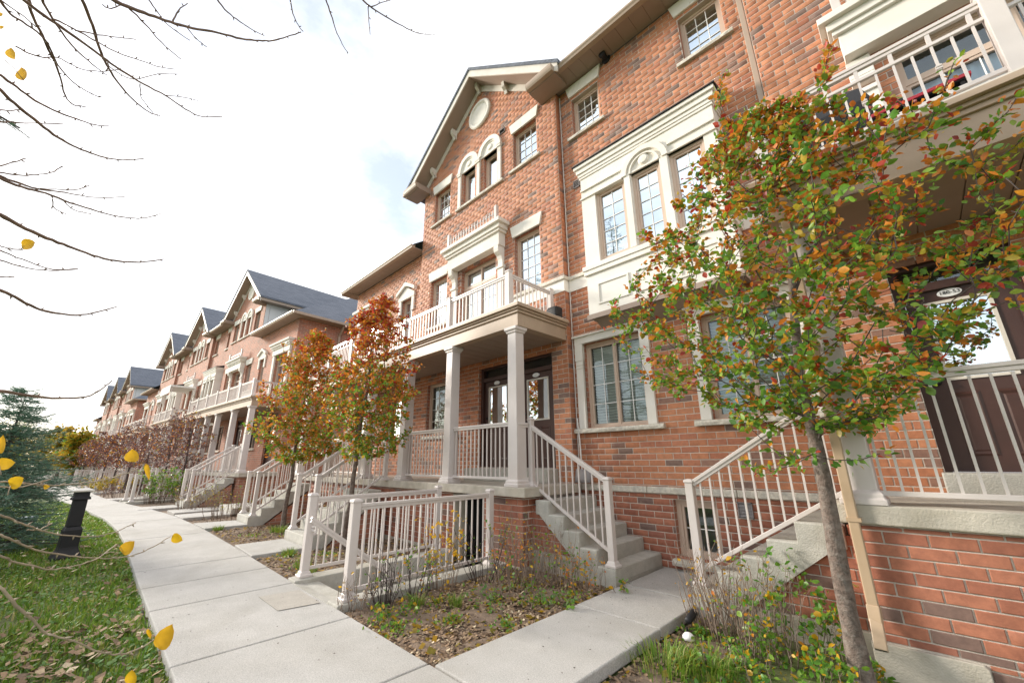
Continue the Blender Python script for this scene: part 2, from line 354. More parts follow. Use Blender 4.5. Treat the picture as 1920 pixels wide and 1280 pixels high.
class Bricks:
    def __init__(s, parent, mat='brick', n_ind=300): s.p = parent; s.l = []; s.mat = mat; s.n = n_ind; s.W = wmat(parent)
    def face(s, O, r, x0, x1, z0, z1, openings=(), lim=None, shift=0., soldier=()):
        """bricks on a vertical face: O local origin, r rotation about z, running along local x"""
        cr, sr = math.cos(r), math.sin(r); k0 = int(math.floor(z0/CH+.001)); k = k0
        while True:
            za = max(k*CH, z0); zb = min((k+1)*CH, z1)
            if za >= z1-.01: break
            zm = (za+zb)/2
            if zb-za > .02:
                iv = [(x0, x1)]
                if lim:
                    a, b = lim(zm); iv = [(max(a, x0), min(b, x1))]
                for (a, b, c, d) in openings:
                    if c < zm < d:
                        nv = []
                        for (p, q) in iv:
                            if b <= p or a >= q: nv.append((p, q)); continue
                            if a-p > .02: nv.append((p, a))
                            if q-b > .02: nv.append((b, q))
                        iv = nv
                off = (k % 2)*BL/2 + shift
                for (p, q) in iv:
                    if q-p < .02: continue
                    i = math.floor((p-off)/BL)
                    while True:
                        xa = i*BL+off; xb = xa+BL; i += 1
                        if xa >= q: break
                        a, b = max(xa, p), min(xb, q)
                        if b-a < .03: continue
                        w = b-a-JT
                        P = s.W @ Vector((O[0]+cr*(a+b)/2, O[1]+sr*(a+b)/2, O[2]+zm))
                        s.l.append((size_key(P), O[0]+cr*(a+JT/2), O[1]+sr*(a+JT/2), O[2]+za+JT/2, r, w, zb-za-JT))
            k += 1
        return s
    def done(s, cap=None):
        s.l.sort(key=lambda e: e[0]); n = s.n
        ind = [e for e in s.l[:n] if e[0] < 30]; rest = s.l[len(ind):]
        ms = brick_meshes(s.mat)
        for i, (_, x, y, z, r, w, h) in enumerate(ind):
            o = link('brick', ms[i*7 % 5], s.p, (x, y, z), r+rnd.uniform(-.002, .002)); o.scale = (w/(BL-JT), 1, h/(CH-JT))
        if rest:
            V = []; F = []
            base = [np.array([v[:] for v in [m.co for m in me.vertices]]) for me in ms]; fq = np.array([tuple(p.vertices) for p in ms[0].polygons])
            for i, (_, x, y, z, r, w, h) in enumerate(rest):
                b = base[i*7 % 5]; xs = b[:, 0]*w/(BL-JT); c, sn = math.cos(r), math.sin(r)
                yy = b[:, 1] + rnd.uniform(-.0015, .0015)
                V.append(np.stack([x+c*xs-sn*yy, y+sn*xs+c*yy, z+b[:, 2]*h/(CH-JT)], 1)); F.append(fq+len(b)*i)
            me = np_mesh('brick', np.concatenate(V), np.concatenate(F), s.mat)
            o = link('brick', me, s.p); o['kind'] = 'stuff'

def wall_cells(mb, x0, x1, z0, z1, y, openings, mi=0, reveal=.13, rmi=1, lim=None):
    """flat wall in the xz plane at depth y with rectangular openings and their reveals"""
    xs = sorted({x0, x1, *[v for o in openings for v in (o[0], o[1])]}); zs = sorted({z0, z1, *[v for o in openings for v in (o[2], o[3])]})
    xs = [v for v in xs if x0 <= v <= x1]; zs = [v for v in zs if z0 <= v <= z1]
    for i in range(len(xs)-1):
        for k in range(len(zs)-1):
            a, b, c, d = xs[i], xs[i+1], zs[k], zs[k+1]; m, n = (a+b)/2, (c+d)/2
            if any(o[0] < m < o[1] and o[2] < n < o[3] for o in openings): continue
            mb.add([(a, y, c), (b, y, c), (b, y, d), (a, y, d)], [(0, 1, 2, 3)], mi)
    for (a, b, c, d) in openings:
        mb.add([(a, y, c), (a, y, d), (a, y+reveal, d), (a, y+reveal, c)], [(0, 1, 2, 3)], rmi)
        mb.add([(b, y, c), (b, y, d), (b, y+reveal, d), (b, y+reveal, c)], [(0, 1, 2, 3)], rmi)
        mb.add([(a, y, d), (b, y, d), (b, y+reveal, d), (a, y+reveal, d)], [(0, 1, 2, 3)], rmi)
        mb.add([(a, y, c), (b, y, c), (b, y+reveal, c), (a, y+reveal, c)], [(0, 1, 2, 3)], rmi)
    return mb

# ---------------------------------------------------------------- windows and doors
def X(fx, a, b):
    return (a, b) if fx is None else (min(fx(a), fx(b)), max(fx(a), fx(b)))
def window(p, x0, x1, z0, z1, y=.12, nc=1, cols=2, rows=4, fill=None, lod=0, glass='glass', transom=None, name='window', fr=.05, yb=None):
    """frame (part) > sash, pane, muntin, blind (sub-parts)"""
    f = MB()
    f.box(x0, x0+fr, y-.02, y+.08, z0, z1); f.box(x1-fr, x1, y-.02, y+.08, z0, z1)
    f.box(x0+fr, x1-fr, y-.02, y+.08, z0, z0+fr); f.box(x0+fr, x1-fr, y-.02, y+.08, z1-fr, z1)
    W = (x1-x0-2*fr)
    cells = []
    zt = z1-fr
    if transom:
        f.box(x0+fr, x1-fr, y-.01, y+.07, transom-.025, transom+.025); zt = transom-.025
        for i in range(nc): cells.append((x0+fr+W*i/nc, x0+fr+W*(i+1)/nc, transom+.025, z1-fr, 1, 1))
    for i in range(nc): cells.append((x0+fr+W*i/nc, x0+fr+W*(i+1)/nc, z0+fr, zt, cols, rows))
    for i in range(1, nc): f.box(x0+fr+W*i/nc-.018, x0+fr+W*i/nc+.018, y-.012, y+.07, z0+fr, z1-fr)
    # room behind
    wo = part(name, f, 'window_frame', p)
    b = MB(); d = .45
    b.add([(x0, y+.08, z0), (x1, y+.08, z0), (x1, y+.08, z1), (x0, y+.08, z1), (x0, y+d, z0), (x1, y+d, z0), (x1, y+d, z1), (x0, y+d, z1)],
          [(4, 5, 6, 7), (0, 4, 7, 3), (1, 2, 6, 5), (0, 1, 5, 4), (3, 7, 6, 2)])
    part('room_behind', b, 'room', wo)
    for (a, c, lo, hi, nx, nz) in cells:
        s = MB(); w = .038 if not lod else .03
        s.box(a, a+w, y, y+.05, lo, hi); s.box(c-w, c, y, y+.05, lo, hi); s.box(a+w, c-w, y, y+.05, lo, lo+w); s.box(a+w, c-w, y, y+.05, hi-w, hi)
        if not lod: part('sash', s, 'window_frame', wo)
        g = MB(); g.add([(a+w*.8, y+.03, lo+w*.8), (c-w*.8, y+.03, lo+w*.8), (c-w*.8, y+.03, hi-w*.8), (a+w*.8, y+.03, hi-w*.8)], [(0, 1, 2, 3)])
        part('pane', g, glass, wo)
        if not lod and (nx > 1 or nz > 1):
            m = MB(); t = .0062
            for i in range(1, nx): xx = a+w+(c-a-2*w)*i/nx; m.box(xx-t, xx+t, y+.016, y+.026, lo+w, hi-w)
            for i in range(1, nz): zz = lo+w+(hi-lo-2*w)*i/nz; m.box(a+w, c-w, y+.0165, y+.0255, zz-t, zz+t)
            part('muntin', m, 'muntin_white', wo)
        if fill == 'blind' and not lod:
            m = MB(); n = int((hi-lo-2*w)/.05)
            for i in range(n):
                zz = lo+w+(i+.5)*(hi-lo-2*w)/n
                m.add([(a+w, y+.075, zz+.020), (c-w, y+.075, zz+.020), (c-w, y+.104, zz-.020), (a+w, y+.104, zz-.020)], [(0, 1, 2, 3)])
            part('blind', m, 'blind', wo)
        if fill == 'curtain' and (c-a) > .2:
            m = MB(); n = 18; vs = []
            ca, cb = (a+w, a+w+(c-a)*.42) if a < (x0+x1)/2-.01 or nc == 1 else (c-w-(c-a)*.42, c-w)
            if lod: continue
            for i in range(n+1):
                t = i/n; xx = ca+(cb-ca)*t; yy = y+.13+.022*math.sin(t*26)
                vs += [(xx, yy, lo), (xx, yy, hi)]
            m.add(vs, [(2*i, 2*i+2, 2*i+3, 2*i+1) for i in range(n)]); part('curtain', m, 'curtain', wo, smooth=True)
        if fill == 'full' and not lod and hi-lo > .8:
            m = MB(); n = 40; vs = []
            for i in range(n+1):
                t = i/n; xx = a+w+(c-a-2*w)*t; yy = y+.10+.02*math.sin(t*40)
                vs += [(xx, yy, lo), (xx, yy, hi)]
            m.add(vs, [(2*i, 2*i+2, 2*i+3, 2*i+1) for i in range(n)]); part('curtain', m, 'curtain_sky_tint', wo, smooth=True)
    return wo
def sill(p, x0, x1, z, h=.075, d=.07, rough=True):
    m = MB(); n = max(2, int((x1-x0)/.09)); q = random.Random(int((x0+z)*1000) & 9999)
    up = [(x0+(x1-x0)*i/n, z+h/2+(q.uniform(-.006, .006) if rough else 0)) for i in range(n+1)]
    # rock-faced front: jittered strip
    top = [(x, -d+.012, z+h) for x, _ in up]; mid = [(x, -d+q.uniform(-.008, .008), zz) for x, zz in up]; bot = [(x, -d+.006, z) for x, _ in up]
    bt = [(x, .1, z+h) for x, _ in up]; bb = [(x, .1, z) for x, _ in up]
    vs = bb+bot+mid+top+bt; k = n+1
    for r_ in range(4):
        for i in range(n): m.f.append((r_*k+i, r_*k+i+1, (r_+1)*k+i+1, (r_+1)*k+i)); m.m.append(0)
    m.f.append(tuple(r_*k for r_ in range(5))); m.f.append(tuple(r_*k+n for r_ in range(4, -1, -1))); m.m += [0, 0]
    m.v = vs; return part('sill', m, 'stone', p)
def lintel(p, x0, x1, z0, z1, flare=.08):
    m = MB(); c = (x0+x1)/2
    for (a, b, fa, fb) in ((x0, c-.09, flare, 0), (c-.088, c+.088, 0, 0), (c+.09, x1, 0, flare)):
        m.prism([(a, z0), (b, z0), (b+fb+(0 if fb else (.015 if b > c else -.0)), z1), (a-fa, z1)], -.045, .04)
    return part('lintel', m, 'stucco', p, bevel=.004)

def entry_door(p, x0, x1, z0, z1, y=.14, text=None, num=True, lod=0):
    f = MB(); t = .075
    f.box(x0, x0+t, y-.06, y+.06, z0, z1); f.box(x1-t, x1, y-.06, y+.06, z0, z1); f.box(x0+t, x1-t, y-.06, y+.06, z1-t, z1)
    zt = z0+1.93; f.box(x0+t, x1-t, y-.05, y+.06, zt, zt+.09)
    fo = part('door_frame', f, 'door_brown', p, bevel=0 if lod else .004)
    g = MB(); g.add([(x0+t, y+.02, zt+.09), (x1-t, y+.02, zt+.09), (x1-t, y+.02, z1-t), (x0+t, y+.02, z1-t)], [(0, 1, 2, 3)])
    part('transom_pane', g, 'glass_low', fo)
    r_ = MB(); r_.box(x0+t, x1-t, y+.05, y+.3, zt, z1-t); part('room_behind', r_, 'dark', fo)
    a, b = x0+t+.004, x1-t-.004; d = MB(); gx0, gx1, gz0, gz1 = a+.14, b-.14, z0+.93, z0+1.80
    for bx in ((a, gx0, z0+.01, zt-.004), (gx1, b, z0+.01, zt-.004), (gx0, gx1, z0+.01, gz0), (gx0, gx1, gz1, zt-.004)): d.box(bx[0], bx[1], y, y+.045, bx[2], bx[3])
    do = part('door', d, 'door_brown', p)
    l = MB(); w = .03
    for bx in ((gx0, gx0+w, gz0, gz1), (gx1-w, gx1, gz0, gz1), (gx0+w, gx1-w, gz0, gz0+w), (gx0+w, gx1-w, gz1-w, gz1)): l.box(bx[0], bx[1], y-.014, y+.03, bx[2], bx[3])
    part('door_lite_frame', l, 'door_lite', do)
    g = MB(); g.add([(gx0+w, y+.008, gz0+w), (gx1-w, y+.008, gz0+w), (gx1-w, y+.008, gz1-w), (gx0+w, y+.008, gz1-w)], [(0, 1, 2, 3)]); part('pane', g, 'glass', do)
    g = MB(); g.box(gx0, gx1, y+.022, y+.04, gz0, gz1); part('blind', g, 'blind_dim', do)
    if not lod:
        m = (gx0+gx1)/2
        for (u, v) in ((gx0-.01, m-.05), (m+.05, gx1+.01)):
            q = MB(); zz0, zz1 = z0+.16, z0+.80
            q.loft([[(u, y-.001, zz0), (v, y-.001, zz0), (v, y-.001, zz1), (u, y-.001, zz1)],
                    [(u+.02, y-.012, zz0+.02), (v-.02, y-.012, zz0+.02), (v-.02, y-.012, zz1-.02), (u+.02, y-.012, zz1-.02)],
                    [(u+.045, y-.003, zz0+.045), (v-.045, y-.003, zz0+.045), (v-.045, y-.003, zz1-.045), (u+.045, y-.003, zz1-.045)],
                    [(u+.06, y-.010, zz0+.06), (v-.06, y-.010, zz0+.06), (v-.06, y-.010, zz1-.06), (u+.06, y-.010, zz1-.06)]])
            part('raised_panel', q, 'door_brown', do)
        h = MB(); h.lathe([(.001, -.075), (.03, -.07), (.034, -.05), (.014, -.035), (.014, -.01), (.032, -.008), (.032, 0)], (a+.07, y, z0+.92), 12, 'y')
        h.lathe([(.028, -.02), (.03, 0)], (a+.07, y, z0+1.08), 12, 'y'); part('handle', h, 'black_plastic', do, smooth=True)
        t_ = MB(); t_.box(x0+t-.02, x1-t+.02, y-.10, y+.02, z0-.012, z0+.012); part('threshold', t_, 'chrome', fo)
        pl = MB(); cx, cz = (x0+x1)/2-.03, zt-.055; ring = [(cx+.095*math.cos(q*math.pi/12), cz+.045*math.sin(q*math.pi/12)) for q in range(24)]
        pl.prism(ring, y-.018, y-.002); po = part('number_plaque', pl, 'plaque', do)
        if text:
            cu = bpy.data.curves.new('number', 'FONT'); cu.body = text; cu.size = .052; cu.align_x = 'CENTER'; cu.align_y = 'CENTER'; cu.extrude = .0008; cu.space_character = 1.05
            to = bpy.data.objects.new('number', cu); SC.collection.objects.link(to)
            dg = bpy.context.evaluated_depsgraph_get(); me = bpy.data.meshes.new_from_object(to.evaluated_get(dg)); bpy.data.objects.remove(to)
            me.materials.clear(); me.materials.append(MAT['ink'])
            to = link('number', me, do, (cx, y-.021, cz)); to.rotation_euler = (R(90), 0, 0); to.scale = (1.05, 1, 1)
    return fo
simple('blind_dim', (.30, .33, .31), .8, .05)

def french_door(p, x0, x1, z0, z1, y=.14, lod=0, fill=None, cols=2, rows=4):
    return window(p, x0, x1, z0, z1, y, nc=3 if fill else 2, cols=cols, rows=rows, transom=z1-.52, lod=lod, name='balcony_door', fr=.06, fill=fill, glass='glass_low' if fill else 'glass')

def arch_ring(mb, cx, cz, r0, r1, y0, y1, a0=0, a1=math.pi, n=18, mi=0):
    for i in range(n):
        t0, t1 = a0+(a1-a0)*i/n, a0+(a1-a0)*(i+1)/n
        q = [(cx+r0*math.cos(t0), cz+r0*math.sin(t0)), (cx+r1*math.cos(t0), cz+r1*math.sin(t0)), (cx+r1*math.cos(t1), cz+r1*math.sin(t1)), (cx+r0*math.cos(t1), cz+r0*math.sin(t1))]
        mb.prism(q, y0, y1, 'y', mi)
def half_disc(mb, cx, cz, r, y0, y1, n=18, mi=0):
    mb.prism([(cx+r*math.cos(math.pi*i/n), cz+r*math.sin(math.pi*i/n)) for i in range(n+1)], y0, y1, 'y', mi)
def stepped(mb, x0, x1, steps, y1=.0):      # steps: (z0, z1, out) – mouldings that also return round the ends
    for (a, b, o) in steps: mb.box(x0-o, x1+o, -o-.0, y1, a, b)

def pickets(parent, x0, x1, z0, y, n, h=.36, rail=.24):
    for xx in (x0, x1):
        m = MB(); m.box(xx-.045, xx+.045, y-.045, y+.045, z0, z0+h+.09); part('post', m, 'railing_paint', parent, bevel=.006)
    m = MB(); m.box(x0+.045, x1-.045, y-.012, y+.012, z0+rail, z0+rail+.03); m.box(x0+.045, x1-.045, y-.012, y+.012, z0+.03, z0+.055)
    r_ = part('railing', m, 'railing_paint', parent)
    me = MB().loft([[(-.011, -.011, 0), (.011, -.011, 0), (.011, .011, 0), (-.011, .011, 0)], [(-.011, -.011, h-.06), (.011, -.011, h-.06), (.011, .011, h-.06), (-.011, .011, h-.06)],
                    [(-.001, -.001, h), (.001, -.001, h), (.001, .001, h), (-.001, .001, h)]]).mesh('picket', 'railing_paint')
    for i in range(n): link('picket', me, r_, (x0+(x1-x0)*(i+1)/(n+1), y-.022, z0))
    return r_
def vent(p, x0, x1, z0, z1, y=-.0, mat='vent_grey'):
    m = MB(); m.box(x0, x1, y-.03, y-.022+.03, z0, z0+.012); m.box(x0, x1, y-.03, y+.008, z1-.012, z1); m.box(x0, x0+.012, y-.03, y+.008, z0, z1); m.box(x1-.012, x1, y-.03, y+.008, z0, z1)
    m.box(x0, x1, y-.004, y+.006, z0, z1)
    v = part('vent', m, mat, p)
    n = 4
    for i in range(n):
        zz = z0+.02+(z1-z0-.04)*i/n
        s = MB(); s.add([(x0+.012, y-.026, zz), (x1-.012, y-.026, zz), (x1-.012, y-.006, zz+(z1-z0)*.2), (x0+.012, y-.006, zz+(z1-z0)*.2)], [(0, 1, 2, 3)]); part('louvre', s, mat, v)
    return v
def bracket(mb, x, y0, z1, w=.10, d=.3, h=.5):
    pr = [(0, 0), (-d, 0), (-d, -.08), (-d*.92, -.16), (-d*.72, -.2), (-d*.5, -.24), (-d*.34, -.33), (-d*.3, -h*.85), (-d*.36, -h), (0, -h)]
    mb.prism([(y0+a, z1+b) for a, b in pr], x-w/2, x+w/2, 'x')

# ---------------------------------------------------------------- gutters, eaves
def eave(p, x0, x1, z, y0=-.5, yw=0., fasc='tan_metal', ends=(0, 0)):
    """soffit boards + gutter along x; z = underside"""
    m = MB(); n = max(1, int((x1-x0)/.3))
    for i in range(n):
        a, b = x0+(x1-x0)*i/n, x0+(x1-x0)*(i+1)/n; m.box(a+.003, b-.003, y0+.02, yw, z, z+.012)
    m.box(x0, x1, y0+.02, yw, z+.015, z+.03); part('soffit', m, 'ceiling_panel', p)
    g = MB(); pr = [(y0, z-.01), (y0-.085, z+.0), (y0-.10, z+.04), (y0-.125, z+.075), (y0-.125, z+.12), (y0-.115, z+.125), (y0-.11, z+.09), (y0, z+.085), (y0+.02, z+.12), (y0+.02, z-.01)]
    g.prism(pr, x0, x1, 'x'); part('gutter', g, fasc, p)
RISE = .79
# ---------------------------------------------------------------- the gabled house (5.54 m wide, right edge at local x = 0, front at local y = 0)
GW = 5.54
def gable_house(label, loc, rot, lod=0, mirror=False, near=True, siding_side=None, ind=300, wide_cornice=False, group=None, x_clip=None):
    t = thing('townhouse', label, 'house', loc, rot, group); c = -GW/2
    fx = (lambda x: -GW-x) if mirror else None
    ops = []
    up = [(-1.41, -.62, 8.60, 9.72), (-GW+.62, -GW+1.41, 8.60, 9.72)]
    arch = [(c-.46-.27, c-.46+.27, 8.58, 9.70), (c+.46-.27, c+.46+.27, 8.58, 9.70)]
    mid = [(-1.41, -.62, 5.17, 6.66), (-GW+.62, -GW+1.41, 5.17, 6.66)]
    hw = .69 if not wide_cornice else 1.45
    fd = [(c-hw, c+hw, 4.20, 6.50)]
    if wide_cornice: mid = []
    gr = [X(fx, -4.84, -3.42) + (2.15, 3.55), X(fx, -2.66, -1.60) + (1.38, 3.66), X(fx, -1.44, -.40) + (1.38, 3.66)]
    if wide_cornice: gr = [(.72, 1.66, 1.38, 3.66), (3.0, 4.4, 2.15, 3.55)]; gr = [(-GW+a, -GW+b, cc, d) for a, b, cc, d in gr]
    ops = up+arch+mid+fd+gr
    zt = 10.02; slope = RISE; apz = 12.30
    lim = lambda z: (-GW, 0) if z < 9.9 else (c-(apz-z)/slope, c+(apz-z)/slope)
    w = MB()
    far = lod >= 1
    wall_cells(w, -GW, 0, -.3, 9.95, .0 if far else .004, ops, 0, .13, 1)
    yy = .0 if far else .004
    w.add([(-GW, yy, 9.95), (0, yy, 9.95), (0, yy, apz-slope*GW/2), (c, yy, apz), (-GW, yy, apz-slope*GW/2)], [(0, 1, 2, 3, 4)], 0)
    w.box(-GW, -.0, .9, 1.0, -.3, 9.9, 1) if False else None
    for xs in (0, -GW):
        w.add([(xs, yy, -.3), (xs, 9, -.3), (xs, 9, 10.0), (xs, yy, 10.0)], [(0, 1, 2, 3)], 1 if not far else 0)
    part('wall', w, ['brick_far' if far else 'mortar', 'brick_far'], t)
    if not far:
        B = Bricks(t, 'brick', ind)
        xr = 0 if x_clip is None else x_clip
        B.face((0, 0, 0), 0, -GW, xr, -.09, 12.3, ops, lim)
        if not wide_cornice: B.face((.0, 0, 0), math.pi/2, .0, .17, 1.0, 9.98)
        B.done()
    # windows
    for i, o in enumerate(up):
        wd = window(t, *o, lod=lod, cols=3, rows=4); sill(wd, o[0]-.12, o[1]+.12, o[2]-.08); lintel(wd, o[0]-.04, o[1]+.04, 9.72, 10.02, .07)
    for o in mid:
        wd = window(t, o[0], o[1], o[2]+.03, o[3], lod=lod, cols=3, rows=5); lintel(wd, o[0]-.04, o[1]+.04, 6.66, 6.96, .07)
        if o[0] < c: sill(wd, o[0]-.12, o[1]+.12, o[2]-.05)
    aw = None
    for i, o in enumerate(arch):
        wd = window(t, *o, lod=lod, cols=1, rows=1); aw = aw or wd
        m = MB(); cx = (o[0]+o[1])/2; arch_ring(m, cx, 9.76, .33, .46, -.075, .0); arch_ring(m, cx, 9.76, .29, .33, -.045, .0); half_disc(m, cx, 9.76, .30, -.02, .1)
        m.box(cx-.46, cx+.46, -.03, .1, 9.70, 9.76); m.lathe([(.001, -.055), (.08, -.05), (.11, -.02)], (cx, 0, 9.90), 14, 'y')
        part('arch_moulding', m, 'stucco', t)
    for xx in (c-.86, c, c+.86):
        m = MB(); m.box(xx-.06, xx+.06, -.05, .02, 8.58, 9.64); m.box(xx-.075, xx+.075, -.08, .02, 9.64, 9.70); m.box(xx-.085, xx+.085, -.09, .02, 9.70, 9.76)
        for q in (9.50, 9.56): m.box(xx-.066, xx+.066, -.056, .02, q, q+.02)
        part('pilaster', m, 'stucco', t)
    sill(aw, c-1.0, c+1.0, 8.50)
    # round medallion
    m = MB(); m.lathe([(.47, 0), (.47, -.05), (.44, -.075), (.38, -.075), (.36, -.05), (.34, -.03), (.30, -.045), (.001, -.05)], (c, 0, 11.38), 36, 'y'); part('medallion', m, 'stucco', t, smooth=False)
    if not far: vent(t, c+.86, c+1.06, 10.03, 10.17)
    # central cornice with pickets over the balcony door
    H = hw+.38 if not wide_cornice else 1.87
    m = MB(); pr = .30
    for (za, zb, o) in ((6.55, 6.90, .22), (6.90, 6.97, .27), (6.97, 7.09, .31), (7.09, 7.19, .38)): m.box(c-H-o+.25, c+H+o-.25, -o, .0, za, zb)
    part('cornice', m, 'stucco', t, bevel=0 if far else .006)
    for sgn in (-1, 1):
        m = MB()
        xx = c+sgn*(H-.14); m.box(xx-.10, xx+.10, -.07, .0, 4.15, 6.0); m.box(xx-.12, xx+.12, -.10, .0, 6.0, 6.06)
        for q in range(4) if wide_cornice else (): m.box(xx-.12, xx+.12, -.12+.012*q, 0, 6.14+.1*q, 6.225+.1*q)
        if not wide_cornice: bracket(m, xx, 0, 6.55, .16, .22, .5)
        part('pilaster', m, 'stucco', t, bevel=0 if far else .005)
    french_door(t, *fd[0], lod=lod, fill='full' if wide_cornice else None, cols=3)
    if wide_cornice or not far: pickets(t, c-H+.1, c+H-.1, 7.19, -.24, int((2*H-.2)/.115))
    elif far:
        m = MB(); m.box(c-H+.05, c-H+.14, -.28, -.2, 7.19, 7.63); m.box(c+H-.14, c+H-.05, -.28, -.2, 7.19, 7.63); m.box(c-H+.1, c+H-.1, -.25, -.23, 7.41, 7.45); m.box(c-H+.1, c+H-.1, -.25, -.23, 7.22, 7.25)
        for i in range(12): xx = c-H+.1+(2*H-.2)*(i+1)/13; m.box(xx-.01, xx+.01, -.25, -.23, 7.2, 7.5)
        part('railing', m, 'railing_paint', t)
    # ground floor
    g0 = gr[0] if not wide_cornice else gr[1]
    wd = window(t, *g0, lod=lod, nc=2, cols=2, rows=4, glass='glass_low', fill='blind'); sill(wd, g0[0]-.1, g0[1]+.1, g0[2]-.08)
    for i, o in enumerate(gr[1:] if not wide_cornice else gr[:1]): entry_door(t, *o, lod=lod, text='180-53' if wide_cornice else None)
    # string course at the right-hand side
    for (a, b) in ([(-1.55, .0)] if not wide_cornice else []):
        a, b = X(fx, a, b)
        m = MB(); m.box(a, b+.015, -.02, .155, 4.84, 5.09); part('band', m, 'stucco', t)
        m = MB(); m.box(a, b+.05, -.06, .155, 5.09, 5.17); part('band_cap', m, 'stone', t, bevel=.01)
    # roof
    ez = 10.14; apx = ez+slope*(GW/2+.45)
    def chev(y0, y1, top, th, ext=.45, mi=0, mbx=None):
        a = c-GW/2-ext; b = c+GW/2+ext; za = top-slope*(GW/2+ext)
        k = th*math.sqrt(1+slope*slope)
        mbx.prism([(a, za), (c, top), (c, top-k)] + [(a, za-k)], y0, y1, 'y', mi); mbx.prism([(c, top), (b, za), (b, za-k), (c, top-k)], y0, y1, 'y', mi)
    m = MB(); chev(-.50, 7.0, apx+.10, .08, .5, 0, m); part('roof', m, 'shingle', t)
    m = MB(); chev(-.47, -.435, apx+.02, .20, .46, 0, m); part('barge_board', m, 'white_fascia', t)
    m = MB(); chev(-.49, -.47, apx+.075, .06, .50, 0, m); part('drip_edge', m, 'fascia', t)
    m = MB()
    k = apx+.02-.2*math.sqrt(1+slope*slope)+.03
    for i in range(2): pass
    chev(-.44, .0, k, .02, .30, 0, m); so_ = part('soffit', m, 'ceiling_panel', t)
    m = MB(); chev(-.03, .0, k-.02, .17, .0, 0, m); part('frieze_board', m, 'white_fascia', t)
    for f in (-.80, -.42, .0, .42, .80):
        m = MB(); xx = c+f*GW/2; bracket(m, xx, -.0, k-.03-abs(f)*slope*GW/2, .10, .20, .30); part('bracket', m, 'white_fascia', t)
    # eave returns at both feet of the gable
    for (a, b) in ((-GW-.42, -GW+.30), (-.42, .36)):
        m = MB(); m.box(a, b, -.45, -.0, 9.93, 9.95); m.box(a, b, -.47, -.0, 9.95, 10.12); part('eave_return', m, 'ceiling_panel', t)
        g = MB(); g.prism([(-.47, 9.95), (-.55, 9.96), (-.575, 10.0), (-.59, 10.05), (-.59, 10.12), (-.47, 10.10)], a, b, 'x')
        ex = a if a < c else b; sg = -1 if a < c else 1
        if far or a < c: g.box(min(ex, ex+sg*.09), max(ex, ex+sg*.09), -.56, .0 if not far else 3., 9.95, 10.11)
        part('gutter', g, 'tan_metal', t)
    if siding_side:      # pale cladding on the flank that shows above the low wing
        m = MB()
        for i in range(7): m.box(.0, .02, .22+i*.62, .22+(i+1)*.62-.008, 7.9, 9.93)
        m.box(.0, .035, .02, .2, 7.9, 9.93); m.box(.0, .05, .2, 5.0, 9.80, 9.93); part('siding', m, 'siding', t)
        m = MB(); m.box(.0, .5, -.3, 5.0, 9.93, 9.95); part('soffit', m, 'ceiling_panel', t)
    return t

